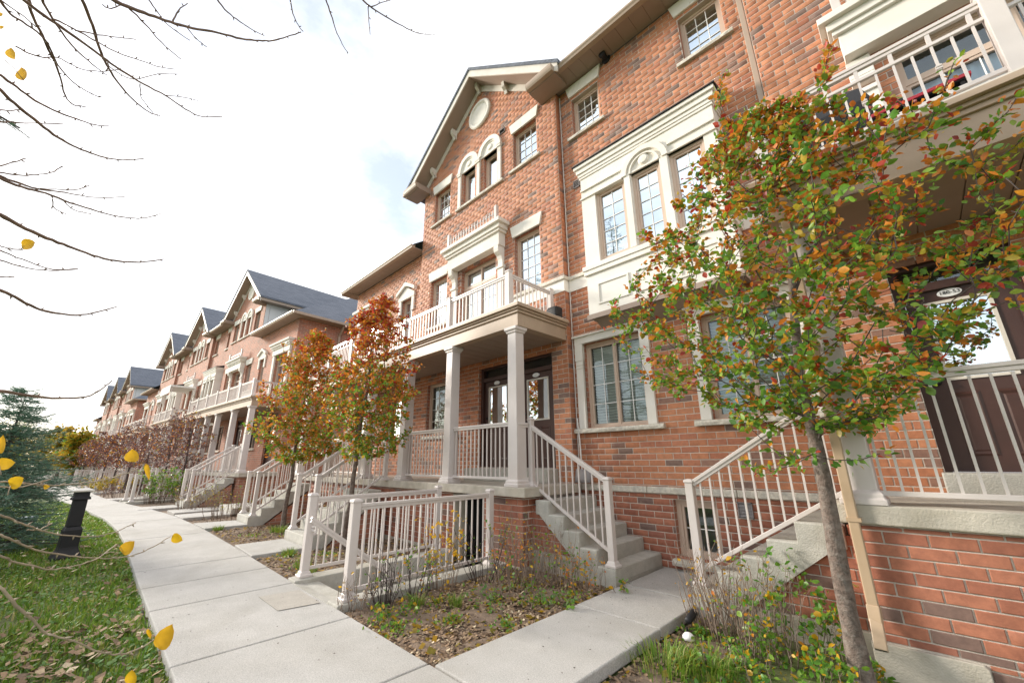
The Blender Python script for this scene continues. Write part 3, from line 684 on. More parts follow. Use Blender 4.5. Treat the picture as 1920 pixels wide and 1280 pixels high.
# ---------------------------------------------------------------- the flat-fronted house with the oriel (3.93 m wide)
WW = 3.93
def oriel_house(label, loc, rot, lod=0, ind=300, group=None):
    t = thing('townhouse', label, 'house', loc, rot, group); far = lod >= 1; q = .63
    L_ = lambda a: a+q   # measured positions to local
    up = [(L_(-4.21), L_(-3.50), 8.56, 9.60), (L_(-1.69), L_(-.97), 8.56, 9.60)]
    gr = [(L_(-4.30), L_(-3.10), 2.07, 3.68), (L_(-2.11), L_(-.91), 2.07, 3.68)]
    bs = [(L_(-2.86), L_(-2.24), .16, .95)]
    ops = up+gr+bs; w = MB()
    wall_cells(w, -WW, 0, -.3, 10.0, 0 if far else .004, ops, 0, .13, 1)
    part('wall', w, ['brick_far' if far else 'mortar', 'brick_far'], t)
    if not far:
        B = Bricks(t, 'brick', ind); B.face((0, 0, 0), 0, -WW, 0, 1.12, 10.0, ops+[(L_(-3.9), L_(-1.3), 4.2, 7.2), (-WW, 0, 4.84, 5.17)]); B.done()
        B = Bricks(t, 'brick_dark', 0); B.face((0, 0, 0), 0, -WW, 0, .0, 1.02, ops); B.done()
    for o in up:
        wd = window(t, *o, lod=lod, cols=3, rows=4, fill='curtain'); sill(wd, o[0]-.12, o[1]+.12, o[2]-.08); lintel(wd, o[0]-.05, o[1]+.05, 9.68, 9.98, .07)
    for i, o in enumerate(gr):
        wd = window(t, *o, lod=lod, nc=2, cols=2, rows=4, glass='glass_low', fill='blind'); sill(wd, o[0]-.25, o[1]+.27, o[2]-.07, .075, .09)
        m = MB(); a, b = o[0], o[1]; z0, z1 = o[2]+.01, o[3]
        for (u, v) in ((a-.155, a-.0), (b+.0, b+.155)):
            m.box(u, v, -.05, .02, z0, z1-.33); m.box(u-.008, v+.008, -.06, .02, z1-.33, z1); m.box(u+.0, v-.0, -.058, .02, z1-.42, z1-.40); m.box(u+.0, v-.0, -.058, .02, z1-.48, z1-.46)
        m.box(a-.163, b+.163, -.06, .02, z1, z1+.13); m.box(a-.20, b+.20, -.10, .02, z1+.13, z1+.165); part('window_surround', m, 'stucco', t, bevel=0 if far else .004)
    o = bs[0]; wd = window(t, *o, lod=lod, cols=1, rows=2, glass='glass_low', fr=.07); sill(wd, o[0]-.06, o[1]+.06, o[2]-.09, .08, .12)
    # stone water-table and string course
    n = 6
    for i in range(n):
        a, b = -WW+WW*i/n, -WW+WW*(i+1)/n
        m = MB(); m.box(a+.003, b-.003, -.035, .02, 1.025, 1.12); part('water_table_stone', m, 'stone', t, bevel=.012)
    for (a, b) in ((-WW, L_(-3.93)), (L_(-1.27), 0.)):
        m = MB(); m.box(a, b, -.02, .02, 4.84, 5.09); part('band', m, 'stucco', t)
        m = MB(); m.box(a, b, -.06, .02, 5.09, 5.17); part('band_cap', m, 'stone', t, bevel=0 if far else .01)
    # oriel
    x0, x1, yf = L_(-3.86), L_(-1.30), -.38; th = .11
    wins = [(L_(-3.55), L_(-2.92), 5.05, 6.52), (L_(-2.78), L_(-2.24), 5.05, 6.50), (L_(-2.08), L_(-1.50), 5.05, 6.50)]
    m = MB(); wall_cells(m, x0, x1, 4.0, 6.98, yf, wins, 0, th, 0)
    for xs, s_ in ((x0, -1), (x1, 1)): m.add([(xs, yf, 4.0), (xs, .02, 4.0), (xs, .02, 6.98), (xs, yf, 6.98)], [(0, 1, 2, 3)])
    part('oriel', m, 'stucco', t)
    m = MB()
    for (za, zb, o_) in ((6.98, 7.03, .02), (7.03, 7.10, .035), (7.10, 7.20, .06), (7.20, 7.27, .095)): m.box(x0-o_, x1+o_, yf-o_, .0, za, zb)
    m.box(x0-.02, x1+.02, yf-.03, .0, 6.50, 6.535) ; part('cornice', m, 'stucco', t, bevel=0 if far else .006)
    m = MB(); m.prism([(yf-.12, 7.272), (yf-.12, 7.292), (.0, 7.42), (.0, 7.272)], x0-.12, x1+.12, 'x'); part('lead_roof', m, 'black_plastic', t)
    m = MB(); cx = (wins[1][0]+wins[1][1])/2; arch_ring(m, cx, 6.50, .34, .44, yf-.055, yf+.0); arch_ring(m, cx, 6.50, .26, .285, yf-.045, yf+.0)
    m.lathe([(.001, -.05), (.075, -.045), (.10, -.02), (.105, 0)], (cx, yf, 6.67), 18, 'y')
    m.box(x0+.0, cx-.44, yf-.035, yf, 6.68, 6.72); m.box(cx+.44, x1, yf-.035, yf, 6.68, 6.72); part('arch_moulding', m, 'stucco', t)
    m = MB()
    for (a, b) in ((wins[0][1]+.0, wins[1][0]-.0), (wins[1][1], wins[2][0])): m.box(a+.01, b-.01, yf-.03, yf, 5.05, 6.5)
    m.box(x0-.05, x1+.05, yf-.06, .0, 4.93, 5.02); m.box(x0-.035, x1+.035, yf-.04, .0, 4.84, 4.93); part('oriel_sill', m, 'stucco', t, bevel=0 if far else .006)
    m = MB(); n = 3
    for i in range(n):
        a = x0+.22+(x1-x0-.44+.12)*i/n; b = a+(x1-x0-.44+.12)/n-.12
        for bx in ((a, b, 4.60, 4.63), (a, b, 4.22, 4.25), (a, a+.03, 4.25, 4.60), (b-.03, b, 4.25, 4.60)): m.box(bx[0], bx[1], yf-.02, yf, bx[2], bx[3])
    part('panel_moulding', m, 'stucco', t)
    m = MB(); m.prism([(yf+.0, 3.99), (yf-.03, 3.97), (yf-.03, 4.06), (yf, 4.06)], x0-.03, x1+.03, 'x'); m.prism([(yf+.04, 3.985), (.0, 3.80), (.0, 3.99)], x0+.08, x1-.08, 'x'); m.box(x0, x1, yf+.02, 0, 3.99, 4.02)
    part('oriel_soffit', m, ['ceiling_panel'], t)
    for o in wins:
        wo = window(t, o[0], o[1], o[2], o[3], y=yf+.07, lod=lod, cols=2, rows=5, fill='curtain')
    if not far:
        vent(t, L_(-4.28), L_(-4.12), 7.20, 7.38); vent(t, L_(-1.96), L_(-1.78), .77, .97)
        m = MB(); m.lathe([(.10, 0), (.10, -.03), (.06, -.04), (.055, -.14), (.075, -.15), (.075, -.20), (.04, -.21)], (L_(-3.22), 0, 9.98), 16, 'y'); part('exhaust_vent', m, 'black_plastic', t, smooth=False)
        m = MB(); m.tube([(-WW+.035, -.025, z) for z in (.6, 3, 5, 7, 9.9)], .011, 6); part('conduit', m, 'conduit', t)
        dp = MB(); x = -.05
        dp.box(x-.04, x+.04, -.11, -.03, 4.6, 9.75); dp.bar((x, -.07, 9.73), (x, -.42, 9.98), .08, .08); part('downpipe', dp, 'tan_metal', t, bevel=.008)
    eave(t, -WW-.0, 0, 10.02, -.47)
    m = MB(); m.prism([(-.52, 10.12), (-.52, 10.17), (6.6, 12.85), (6.6, 12.7), (-.3, 10.12)], -WW, 0, 'x'); part('roof', m, 'shingle', t)
    return t

# ---------------------------------------------------------------- the low end house (4.85 m wide)
LW = 4.85
def low_house(label, loc, rot, lod=0, ind=300, end=None, group=None):
    """end: 'right' or 'left' – the side where the row stops and the roof is hipped"""
    t = thing('townhouse', label, 'house', loc, rot, group); far = lod >= 1
    fx = (lambda x: -LW-x) if end == 'right' else None
    a = [X(fx, -1.27, -.62)+(4.9, 6.62), X(fx, -4.2, -2.7)+(4.2, 6.5), X(fx, -1.7, -.4)+(2.15, 3.5), X(fx, -4.0, -2.9)+(1.38, 3.66)]
    w = MB(); wall_cells(w, -LW, 0, -.3, 7.95, 0 if far else .004, a, 0, .13, 1)
    D = 10.
    for xs in (0, -LW): w.add([(xs, 0 if far else .004, -.3), (xs, D, -.3), (xs, D, 7.95), (xs, 0 if far else .004, 7.95)], [(0, 1, 2, 3)], 1)
    part('wall', w, ['brick_far' if far else 'mortar', 'brick_far'], t)
    if not far: B = Bricks(t, 'brick', ind); B.face((0, 0, 0), 0, -LW, 0, 0, 7.95, a); B.done()
    wd = window(t, *a[0], lod=lod, cols=2, rows=5)
    m = MB(); x0, x1 = a[0][0], a[0][1]; c = (x0+x1)/2
    for (u, v) in ((x0-.14, x0), (x1, x1+.14)): m.box(u, v, -.05, .02, 6.15, 6.62)
    m.box(x0-.16, x1+.16, -.06, .02, 6.62, 6.76); m.prism([(x0-.24, 6.80), (c-.12, 7.02), (c, 7.06), (c+.12, 7.02), (x1+.24, 6.80), (x1+.24, 6.92), (c, 7.20), (x0-.24, 6.92)], -.13, .0); m.prism([(x0-.16, 6.76), (x1+.16, 6.76), (c, 7.03)], -.06, .02)
    part('window_surround', m, 'stucco', t)
    c = (a[1][0]+a[1][1])/2; H = 1.0
    m = MB()
    for (za, zb, o) in ((6.50, 6.78, .10), (6.78, 6.86, .15), (6.86, 6.97, .20), (6.97, 7.06, .26)): m.box(c-H-o+.1, c+H+o-.1, -o, .0, za, zb)
    for s_ in (-1, 1): xx = c+s_*(H-.12); m.box(xx-.10, xx+.10, -.07, .0, 4.2, 6.5)
    part('cornice', m, 'stucco', t); french_door(t, *a[1], lod=lod)
    wd = window(t, *a[2], lod=lod, nc=2, glass='glass_low', fill='blind'); sill(wd, a[2][0]-.1, a[2][1]+.1, a[2][2]-.08); entry_door(t, *a[3], lod=lod)
    if not far:
        m = MB(); xx = a[1][1]+.35; m.lathe([(.05, 0), (.05, .04), (.08, .06), (.085, .22), (.03, .28)], (xx, -.14, 6.2), 10); m.box(xx-.03, xx+.03, -.14, 0, 6.3, 6.34); part('wall_lamp', m, 'black_plastic', t)
        vent(t, a[1][1]+.12, a[1][1]+.40, 6.92, 7.05); vent(t, a[1][1]+.48, a[1][1]+.76, 6.92, 7.05)
    # hipped roof
    hx = (lambda x: x) if end == 'right' else (lambda x: -LW-x)
    s = .70; e = .45; z0 = 8.10; y0 = -.45; x0 = e; top = 12.75; run = (top-z0)/s
    inner = -LW if end == 'right' else -LW
    P = lambda x, y, z: (hx(x), y, z)
    xr = x0-run
    m = MB(); m.add([P(inner, y0, z0), P(x0, y0, z0), P(xr, y0+run, top), P(inner-6, y0+run, top), P(inner, y0+(x0-inner)*0+0, z0)], [(0, 1, 2, 3)])
    # front plane clipped to this house, side plane running back
    m.v = []; m.f = []; m.m = []
    zi = z0+s*(x0-inner)
    m.add([P(inner, y0, z0), P(x0, y0, z0), P(inner, y0+(x0-inner), zi)], [(0, 1, 2)])
    m.add([P(x0, y0, z0), P(x0, D+.4, z0), P(xr, D+.4, top), P(xr, y0+run, top)], [(0, 1, 2, 3)])
    m.add([P(inner, y0, z0), P(inner, y0+(x0-inner), zi), P(xr, y0+run, top), P(inner-.5, y0+run, top), P(inner-.0, y0, z0)], [(0, 1, 2, 3)])
    for f in list(m.f): pass
    part('roof', m, 'shingle', t)
    m = MB(); xa, xb = X(hx, -LW, e); eave(t, xa if end == 'right' else xa, xb, 7.97, -.42)
    g = MB(); ex = hx(e); sg = 1 if end == 'right' else -1
    g.box(ex, ex+sg*.10, -.5, D, 7.97, 8.09); part('gutter', g, 'tan_metal', t)
    g = MB(); g.box(min(hx(0), ex), max(hx(0), ex), -.42, D, 7.955, 7.968); part('soffit', g, 'ceiling_panel', t)
    if end == 'right' and far:
        g = MB(); g.box(-.0, .09, 1.9, 1.99, 4.4, 7.5); g.bar((.045, 1.945, 7.48), (.42, 1.945, 7.95), .08, .08); part('downpipe', g, 'tan_metal', t)
    return t
# ---------------------------------------------------------------- railings, columns, stairs
def rebase(t, loc):
    loc = Vector(loc); t.location = loc
    for c in t.children: c.location = c.location - loc
def post(parent, x, y, z0, h, w=.09, base=True, lod=0):
    m = MB(); a = w/2; m.box(x-a, x+a, y-a, y+a, z0, z0+h-.035)
    m.loft([[(x-s*k, y-s2*k, z0+h+dz) for s, s2 in ((1, 1), (-1, 1), (-1, -1), (1, -1))] for k, dz in ((a+.008, -.045), (a+.010, -.03), (a+.004, -.012), (a*.5, .0))])
    if base:
        m.loft([[(x-s*k, y-s2*k, z0+dz) for s, s2 in ((1, 1), (-1, 1), (-1, -1), (1, -1))] for k, dz in ((a+.035, 0), (a+.035, .03), (a+.02, .04), (a+.008, .075))])
    return part('post', m, 'railing_paint', parent, bevel=0 if lod else .006)
_bal = {}
def baluster(parent, x, y, z0, z1, w=.019):
    k = (round(z1-z0, 2), w)
    if k not in _bal: _bal[k] = MB().box(-w/2, w/2, -w/2, w/2, 0, k[0]).mesh('baluster', 'railing_paint')
    o = link('baluster', _bal[k], parent, (x, y, z0)); return o
def railing(parent, A, B, top, bot, lod=0, sp=.113, double=False, gapends=.06, collars=False):
    """A, B: (x, y, z) floor points; top/bottom rail heights above them"""
    A, B = Vector(A), Vector(B); m = MB(); up = Vector((0, 0, 1))
    m.bar(A+up*(top-.018), B+up*(top-.018), .062, .036); m.bar(A+up*(top-.055), B+up*(top-.055), .040, .038); m.bar(A+up*bot, B+up*bot, .036, .042)
    t2 = top-.075
    if double: m.bar(A+up*(top-.19), B+up*(top-.19), .036, .035); t2 = top-.2
    r = part('railing', m, 'railing_paint', parent, bevel=0 if lod else .005)
    Lh = math.hypot(B.x-A.x, B.y-A.y); n = max(1, int(round((Lh-2*gapends)/sp)))
    if lod:
        b = MB()
        for i in range(n+1):
            t = (gapends+(Lh-2*gapends)*i/n)/Lh; P = A.lerp(B, t); b.box(P.x-.01, P.x+.01, P.y-.01, P.y+.01, P.z+bot, P.z+t2)
        o = part('baluster', b, 'railing_paint', r); o['kind'] = 'stuff'
    else:
        for i in range(n+1):
            t = (gapends+(Lh-2*gapends)*i/n)/Lh; P = A.lerp(B, t); baluster(r, P.x, P.y, P.z+bot, P.z+t2)
            if collars and i % 4 == 2:
                c = MB(); zc = P.z+(bot+t2)/2+.02; k = .021
                for dz in (-.02, .005): c.box(P.x-k, P.x+k, P.y-k, P.y+k, zc+dz, zc+dz+.014)
                c.box(P.x-.015, P.x+.015, P.y-.015, P.y+.015, zc-.03, zc+.028); part('collar', c, 'railing_paint', r)
            if double and i % 2 == 0: baluster(r, P.x, P.y, P.z+top-.19, P.z+top-.07, .03)
    return r
def column(parent, x, y, z0, z1, w=.215, lod=0):
    m = MB(); a = w/2
    sq = lambda k, z: [(x-k, y-k, z), (x+k, y-k, z), (x+k, y+k, z), (x-k, y+k, z)]
    m.loft([sq(a, z0+.10), sq(a*.93, z1-.09)]); c = part('column', m, 'column_paint', parent, bevel=0 if lod else .008)
    m = MB(); m.loft([sq(a+.045, z0), sq(a+.045, z0+.045), sq(a+.03, z0+.055), sq(a+.03, z0+.085), sq(a+.004, z0+.115)]); part('column_base', m, 'column_paint', c, bevel=0 if lod else .004)
    m = MB(); b = a*.93; m.loft([sq(b+.003, z1-.11), sq(b+.02, z1-.10), sq(b+.02, z1-.08), sq(b+.045, z1-.05), sq(b+.045, z1-.001)]); part('capital', m, 'column_paint', c, bevel=0 if lod else .003)
    return c
def steps(parent, x0, x1, ys, zs, axis='y', sgn=1, mat='concrete_step', lod=0, bottom=-.12):
    """a flight: ys[k] nosing positions from the bottom up (towards +), zs[k] tread heights; across from x0 to x1"""
    n = len(ys)-1
    for k in range(n):
        m = MB(); a, b = ys[k], ys[k+1]+sgn*.03
        lo = (zs[k-1]-.02 if k else .02)
        bx = (x0+.0005*k, x1-.0005*k, a, b, lo, zs[k]) if axis == 'y' else (a, b, x0+.0005*k, x1-.0005*k, lo, zs[k])
        m.box(*bx); part('step', m, mat, parent, bevel=0 if lod else .014)
    # the casting: one piece with the slanted underside, a hair proud of the treads at the sides
    m = MB(); pr = [(ys[0]+sgn*.004, bottom), (ys[0]+sgn*.004, zs[0]-.016), (ys[1]+sgn*.006, zs[0]-.016)]
    for k in range(1, n): pr += [(ys[k]+sgn*.006, zs[k]-.016), (ys[k+1]+(sgn*.006 if k < n-1 else 0), zs[k]-.016)]
    pr += [(ys[n], zs[n-1]-.16), (ys[1]-sgn*.03, bottom+.0)]
    if axis == 'y': m.prism(pr, x0-.003, x1+.003, 'x')
    else: m.prism(pr, x0-.003, x1+.003, 'y')
    part('stringer', m, mat, parent)

def front_stair(label, loc, rot, w=1.2, lod=0, group=None):
    """rises towards +y from the path; local origin at the middle of the bottom nosing"""
    t = thing('staircase', label, 'stairs', loc, rot, group)
    run, rise = .285, .188; ys = [run*k for k in range(6)]; zs = [rise*(k+1) for k in range(5)]
    steps(t, -w/2, w/2, ys, zs, lod=lod)
    m = MB(); m.prism([(.35, -.1), (ys[5], .72), (ys[5], -.1)], -w/2+.03, w/2-.03, 'x'); part('brick_base', m, 'brick_far', t)
    for s in (-1, 1):
        x = s*(w/2-.09); post(t, x, .12, rise, 1.12, lod=lod)
        railing(t, (x, .165, rise+.03), (x, ys[5]+.08, 6*rise), 1.06, .10, lod=lod, gapends=.08)
        if s > 0 or lod: post(t, x, ys[5]+.13, 6*rise, 1.13, lod=lod)
    return t

def porch(label, loc, rot, xl, xr, cols, bal, lod=0, mid_rails=(), low_from=None, stair_gap=(), n_ind=300, group=None, zs=1.13, ztop=3.79, double_from=None, yf=-1.42, bposts=(), name='porch', opening=None, side_rail=True, brick_to=.0, deck_side='right'):
    """local frame of the house it stands against: x along the wall (negative = left), y = 0 at the wall"""
    t = thing(name, label, 'porch', loc, rot, group); far = lod
    m = MB(); n = max(1, int(round((xr-xl)/2.4)))
    for i in range(n):
        a, b = xl+(xr-xl)*i/n, xl+(xr-xl)*(i+1)/n
        q = MB(); q.box(a+(.002 if i else 0), b-(.002 if i < n-1 else 0), yf, -.0, zs-.145, zs); part('slab', q, 'concrete', t, bevel=0 if lod else .012)
    yb = yf+.10
    ops = [opening] if opening else []
    w = MB(); wall_cells(w, xl+.06, xr-.14, -.35, zs-.145, yb+(.008 if not lod else 0), ops, 0, .3, 1)
    w.add([(xr-.14, yb+.008, -.35), (xr-.14, 0, -.35), (xr-.14, 0, zs-.145), (xr-.14, yb+.008, zs-.145)], [(0, 1, 2, 3)], 0)
    w.add([(xl+.06, yb, -.35), (xl+.06, 0, -.35), (xl+.06, 0, zs-.145), (xl+.06, yb, zs-.145)], [(0, 1, 2, 3)], 0)
    part('porch_wall', w, ['brick_far' if lod else 'mortar', 'concrete'], t)
    if not lod:
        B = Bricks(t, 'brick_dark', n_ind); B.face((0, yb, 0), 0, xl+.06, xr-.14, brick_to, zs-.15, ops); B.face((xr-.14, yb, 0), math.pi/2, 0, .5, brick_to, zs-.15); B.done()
        f = MB(); 
        a0 = ops[0][0] if ops else xr-.12
        if ops: f.box(xl+.04, a0, yb-.012, yb+.1, -.4, brick_to); f.box(ops[0][1], xr-.12, yb-.012, yb+.1, -.4, brick_to); f.box(xr-.125, xr-.112, yb, yb+.6, -.4, brick_to)
        else: f.box(xl+.04, xr-.12, yb-.012, yb+.1, -.4, brick_to)
        part('foundation', f, 'concrete', t)
    if opening:
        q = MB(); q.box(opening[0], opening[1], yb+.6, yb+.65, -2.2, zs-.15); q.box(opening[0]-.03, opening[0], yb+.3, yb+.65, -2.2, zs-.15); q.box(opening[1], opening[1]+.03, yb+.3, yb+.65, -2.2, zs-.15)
        part('dark_opening', q, 'dark', t)  # near-black panels lining the opening; its shade is put into their colour
    for x in cols: column(t, x, yf+.155, zs, ztop, lod=lod)
    for (a, b) in mid_rails: railing(t, (a, yf+.155, zs), (b, yf+.155, zs), 1.03, .12, lod=lod, gapends=.07)
    # beam, ceiling, moulding
    m = MB(); m.box(xl, xr-.14, yf+.05, yf+.22, ztop, ztop+.24); m.box(xr-.31, xr-.14, yf+.22, -.0, ztop, ztop+.24); m.box(xl, xl+.17, yf+.22, 0, ztop, ztop+.24)
    part('beam', m, 'fascia', t, bevel=0 if lod else .004)
    n = int((xr-xl)/.30)
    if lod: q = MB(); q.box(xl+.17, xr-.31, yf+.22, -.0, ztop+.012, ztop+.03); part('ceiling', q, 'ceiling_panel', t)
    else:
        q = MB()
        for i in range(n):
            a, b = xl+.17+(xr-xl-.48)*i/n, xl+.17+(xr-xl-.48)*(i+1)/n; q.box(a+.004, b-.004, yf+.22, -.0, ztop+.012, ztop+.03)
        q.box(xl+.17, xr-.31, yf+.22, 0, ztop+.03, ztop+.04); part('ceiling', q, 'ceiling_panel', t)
    m = MB(); e = ztop+.24
    for (za, zb, o) in ((0, .05, .03), (.05, .09, .06), (.09, .15, .10)): m.box(xl-o*0, xr-.14+o, yf+.05-o, -.0, e+za, e+zb)
    part('deck_moulding', m, 'fascia', t, bevel=0 if lod else .006)
    zd = e+.15; q = MB(); q.box(xl, xr-.07, yf-.03, 0, zd, zd+.02); part('deck', q, 'white_fascia', t)
    zd += .02; yr = yf+.12
    # balcony railing
    bl = sorted(bposts)
    for i, x in enumerate(bl):
        dbl = double_from is not None and x <= double_from+.01
        post(t, x, yr, zd, .98 if dbl else .76, .10, base=False, lod=lod)
        if i: 
            d2 = double_from is not None and x <= double_from+.01
            railing(t, (bl[i-1]+.05, yr, zd), (x-.05, yr, zd), .92 if d2 else .69, .06, lod=lod, double=d2, gapends=.05)
    if side_rail:
        x = bl[-1]; post(t, x, -.10, zd, .76, .10, base=False, lod=lod); railing(t, (x, yr+.05, zd), (x, -.15, zd), .69, .06, lod=lod, gapends=.05)
    if double_from is not None:
        x = bl[0]; railing(t, (x, yr+.05, zd), (x, -.1, zd), .92, .06, lod=lod, double=True, gapends=.05)
    return t

def enclosure(label, loc, rot, lod=0, group=None):
    """railed stairwell to a basement door: local x 0..-1.4, y 0 (street end) .. 2.35"""
    t = thing('basement_stairwell', label, 'stairwell', loc, rot, group)
    for (a, b) in ((-.16, .12), (-1.52, -1.24)):
        m = MB(); m.prism([(-.16, .0), (-.16, .035), (2.45, .035), (2.45, .0)] if 0 else [(-.16, -1.9), (-.16, .03), (2.45, .03), (2.45, -1.9)], a, b, 'x'); part('curb', m, 'concrete_step', t, bevel=0 if lod else .012)
    run, rise = .27, .19
    for k in range(8):
        m = MB(); m.box(-1.239, -.161, -.14+run*k+.0, -.14+run*(k+1)+.02 if k < 7 else 3.6, -.02-rise*k-.5, -.02-rise*k-.0005*k); part('step', m, 'concrete_step', t, bevel=0 if lod else .01)
    for x in (0, -1.40):
        post(t, x, 0, .03, 1.08, .10, lod=lod); post(t, x, 2.18, .03, 1.08, .09, lod=lod)
        railing(t, (x, .05, .03), (x, 2.135, .03), 1.02, .10, lod=lod, gapends=.09)
    if not lod:
        m = MB(); A, B_ = Vector((-1.20, -.06, .80)), Vector((-1.20, 2.0, -.66)); m.bar(A, B_, .055, .035); m.bar(A+Vector((0, 0, -.04)), B_+Vector((0, 0, -.04)), .036, .045)
        m.bar(A+Vector((-.10, .06, -.13)), A+Vector((0, .12, -.13)), .03, .03)
        for f in (.04, .62): P = A.lerp(B_, f); m.bar(P+Vector((0, 0, -.06)), P+Vector((0, 0, -.14)), .03, .03); m.bar(P+Vector((-.18, 0, -.12)), P+Vector((0, 0, -.12)), .03, .03)
        part('handrail', m, 'railing_paint', t, bevel=.004)
    return t

def side_stair(label, x0, x1s, sgn, y0=4.97, y1=6.262, lod=0):
    """flight along x between porch end and the shared path. x1s: nosings bottom -> top"""
    t = thing('staircase', label, 'stairs'); zs = [.188*(k+1) for k in range(5)]
    steps(t, y0, y1, x1s, zs, 'x', sgn, lod=lod, bottom=-.16)
    return t

# =============================================================== BLOCK 1 (nearest)
GY, WY, LY = 6.12, 6.28, 6.25
t_w = oriel_house('flat-fronted brick townhouse with the cream three-light oriel window and black sheet roof over it', (-.63, WY, 0), 0)
t_g1 = gable_house('gabled brick townhouse with round medallion and twin arched windows, left of the cream oriel', (-4.56, GY, 0), 0)
t_g0 = gable_house('brick townhouse at the right edge with door marked 180-53 and wide balcony door', (4.91, GY, 0), 0, wide_cornice=True)
t_l1 = low_house('low two-storey brick townhouse with a pedimented window, left of the gable with the medallion', (-10.10, LY, 0), 0, end='left')

# porch of the gabled house and the low house beyond it
pA = porch('long white-columned porch with balcony on top in front of the medallion gable and low house', (-4.56, GY, 0), 0, -10.4, .12,
           cols=(-.18, -1.99, -3.68, -5.5, -7.9, -10.2), bal=True, mid_rails=((-1.88, -.29), (-3.57, -2.10), (-7.79, -5.61)), bposts=(-10.3, -8.65, -7.0, -5.75, -3.95, -2.12, -.30), double_from=-7.0,
           opening=(-1.78, -.96, -1.4, .985), brick_to=.0)
m = MB(); m.box(-2.72, -.34, -.34, -.0, 1.13, 1.375); part('door_step', m, 'concrete_step', pA, bevel=.01)
m = MB(); m.box(-.43, -.38, -.16, -.02, 4.28, 4.55) ; m.box(-.16, .02, -.22, -.02, 4.22, 4.42); part('planter', m, 'black_plastic', None) if False else None
bx = MB(); bx.loft([[(-.12, -.13, 0), (.12, -.13, 0), (.12, .1, 0), (-.12, .1, 0)], [(-.12, -.13, .16), (.12, -.13, .16), (.12, .1, .2), (-.12, .1, .2)], [(-.09, -.09, .22), (.09, -.09, .22), (.09, .08, .24), (-.09, .08, .24)]])
o = part('plastic_box', bx, 'black_plastic', None, loc=(-4.63, 5.86, 4.20), bevel=.02); tag(o, 'small black plastic box at the wall end of the balcony railing', 'box')
# flights either side of the shared path
sL = side_stair('concrete steps rising left from the shared path to the white-columned porch', 0, [-3.12, -3.39, -3.66, -3.93, -4.20, -4.44], -1)
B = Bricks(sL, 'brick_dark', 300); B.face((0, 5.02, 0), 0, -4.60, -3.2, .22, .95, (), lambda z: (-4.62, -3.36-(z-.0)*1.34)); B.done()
m = MB(); m.prism([(-3.36, -.3), (-3.36, -.02), (-4.44, .80), (-4.60, .80), (-4.60, -.3)], 5.028, 6.2, 'y'); part('flank_wall', m, 'mortar', sL)
m = MB(); m.prism([(-3.15, -.3), (-3.15, -.13), (-3.40, -.13), (-3.66, .20), (-4.60, .20), (-4.60, -.3)], 5.002, 5.03, 'y'); part('foundation', m, 'concrete', sL, bevel=.004)
post(sL, -3.20, 5.055, .188, 1.12); post(sL, -4.60, 5.055, 1.13, 1.09, .08)
railing(sL, (-3.24, 5.055, .24), (-4.57, 5.055, 1.03), 1.06, .13, gapends=.09, sp=.112)
railing(sL, (-4.63, 5.0, 1.13), (-4.66, 4.80, 1.13), 1.0, .12, gapends=.05)
rebase(sL, (-3.12, 5.6, 0))
sR = side_stair('concrete steps rising right from the shared path to the porch with the door marked 180-53', 0, [-2.16, -1.88, -1.61, -1.34, -1.07, -.72], 1)
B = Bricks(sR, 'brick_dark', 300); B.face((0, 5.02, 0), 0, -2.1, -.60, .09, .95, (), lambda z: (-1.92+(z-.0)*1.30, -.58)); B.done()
m = MB(); m.prism([(-1.9, -.4), (-1.9, -.02), (-.80, .80), (-.60, .80), (-.60, -.4)], 5.028, 6.2, 'y'); part('flank_wall', m, 'mortar', sR)
m = MB(); m.prism([(-2.13, -.5), (-2.13, -.15), (-1.90, -.13), (-1.72, .09), (-.60, .09), (-.60, -.5)], 5.002, 5.03, 'y'); part('foundation', m, 'concrete', sR, bevel=.004)
post(sR, -2.075, 5.06, .188, 1.12)
railing(sR, (-2.03, 5.055, .235), (-.62, 5.055, 1.10), 1.06, .13, gapends=.08, sp=.112)
rebase(sR, (-2.16, 5.6, 0))

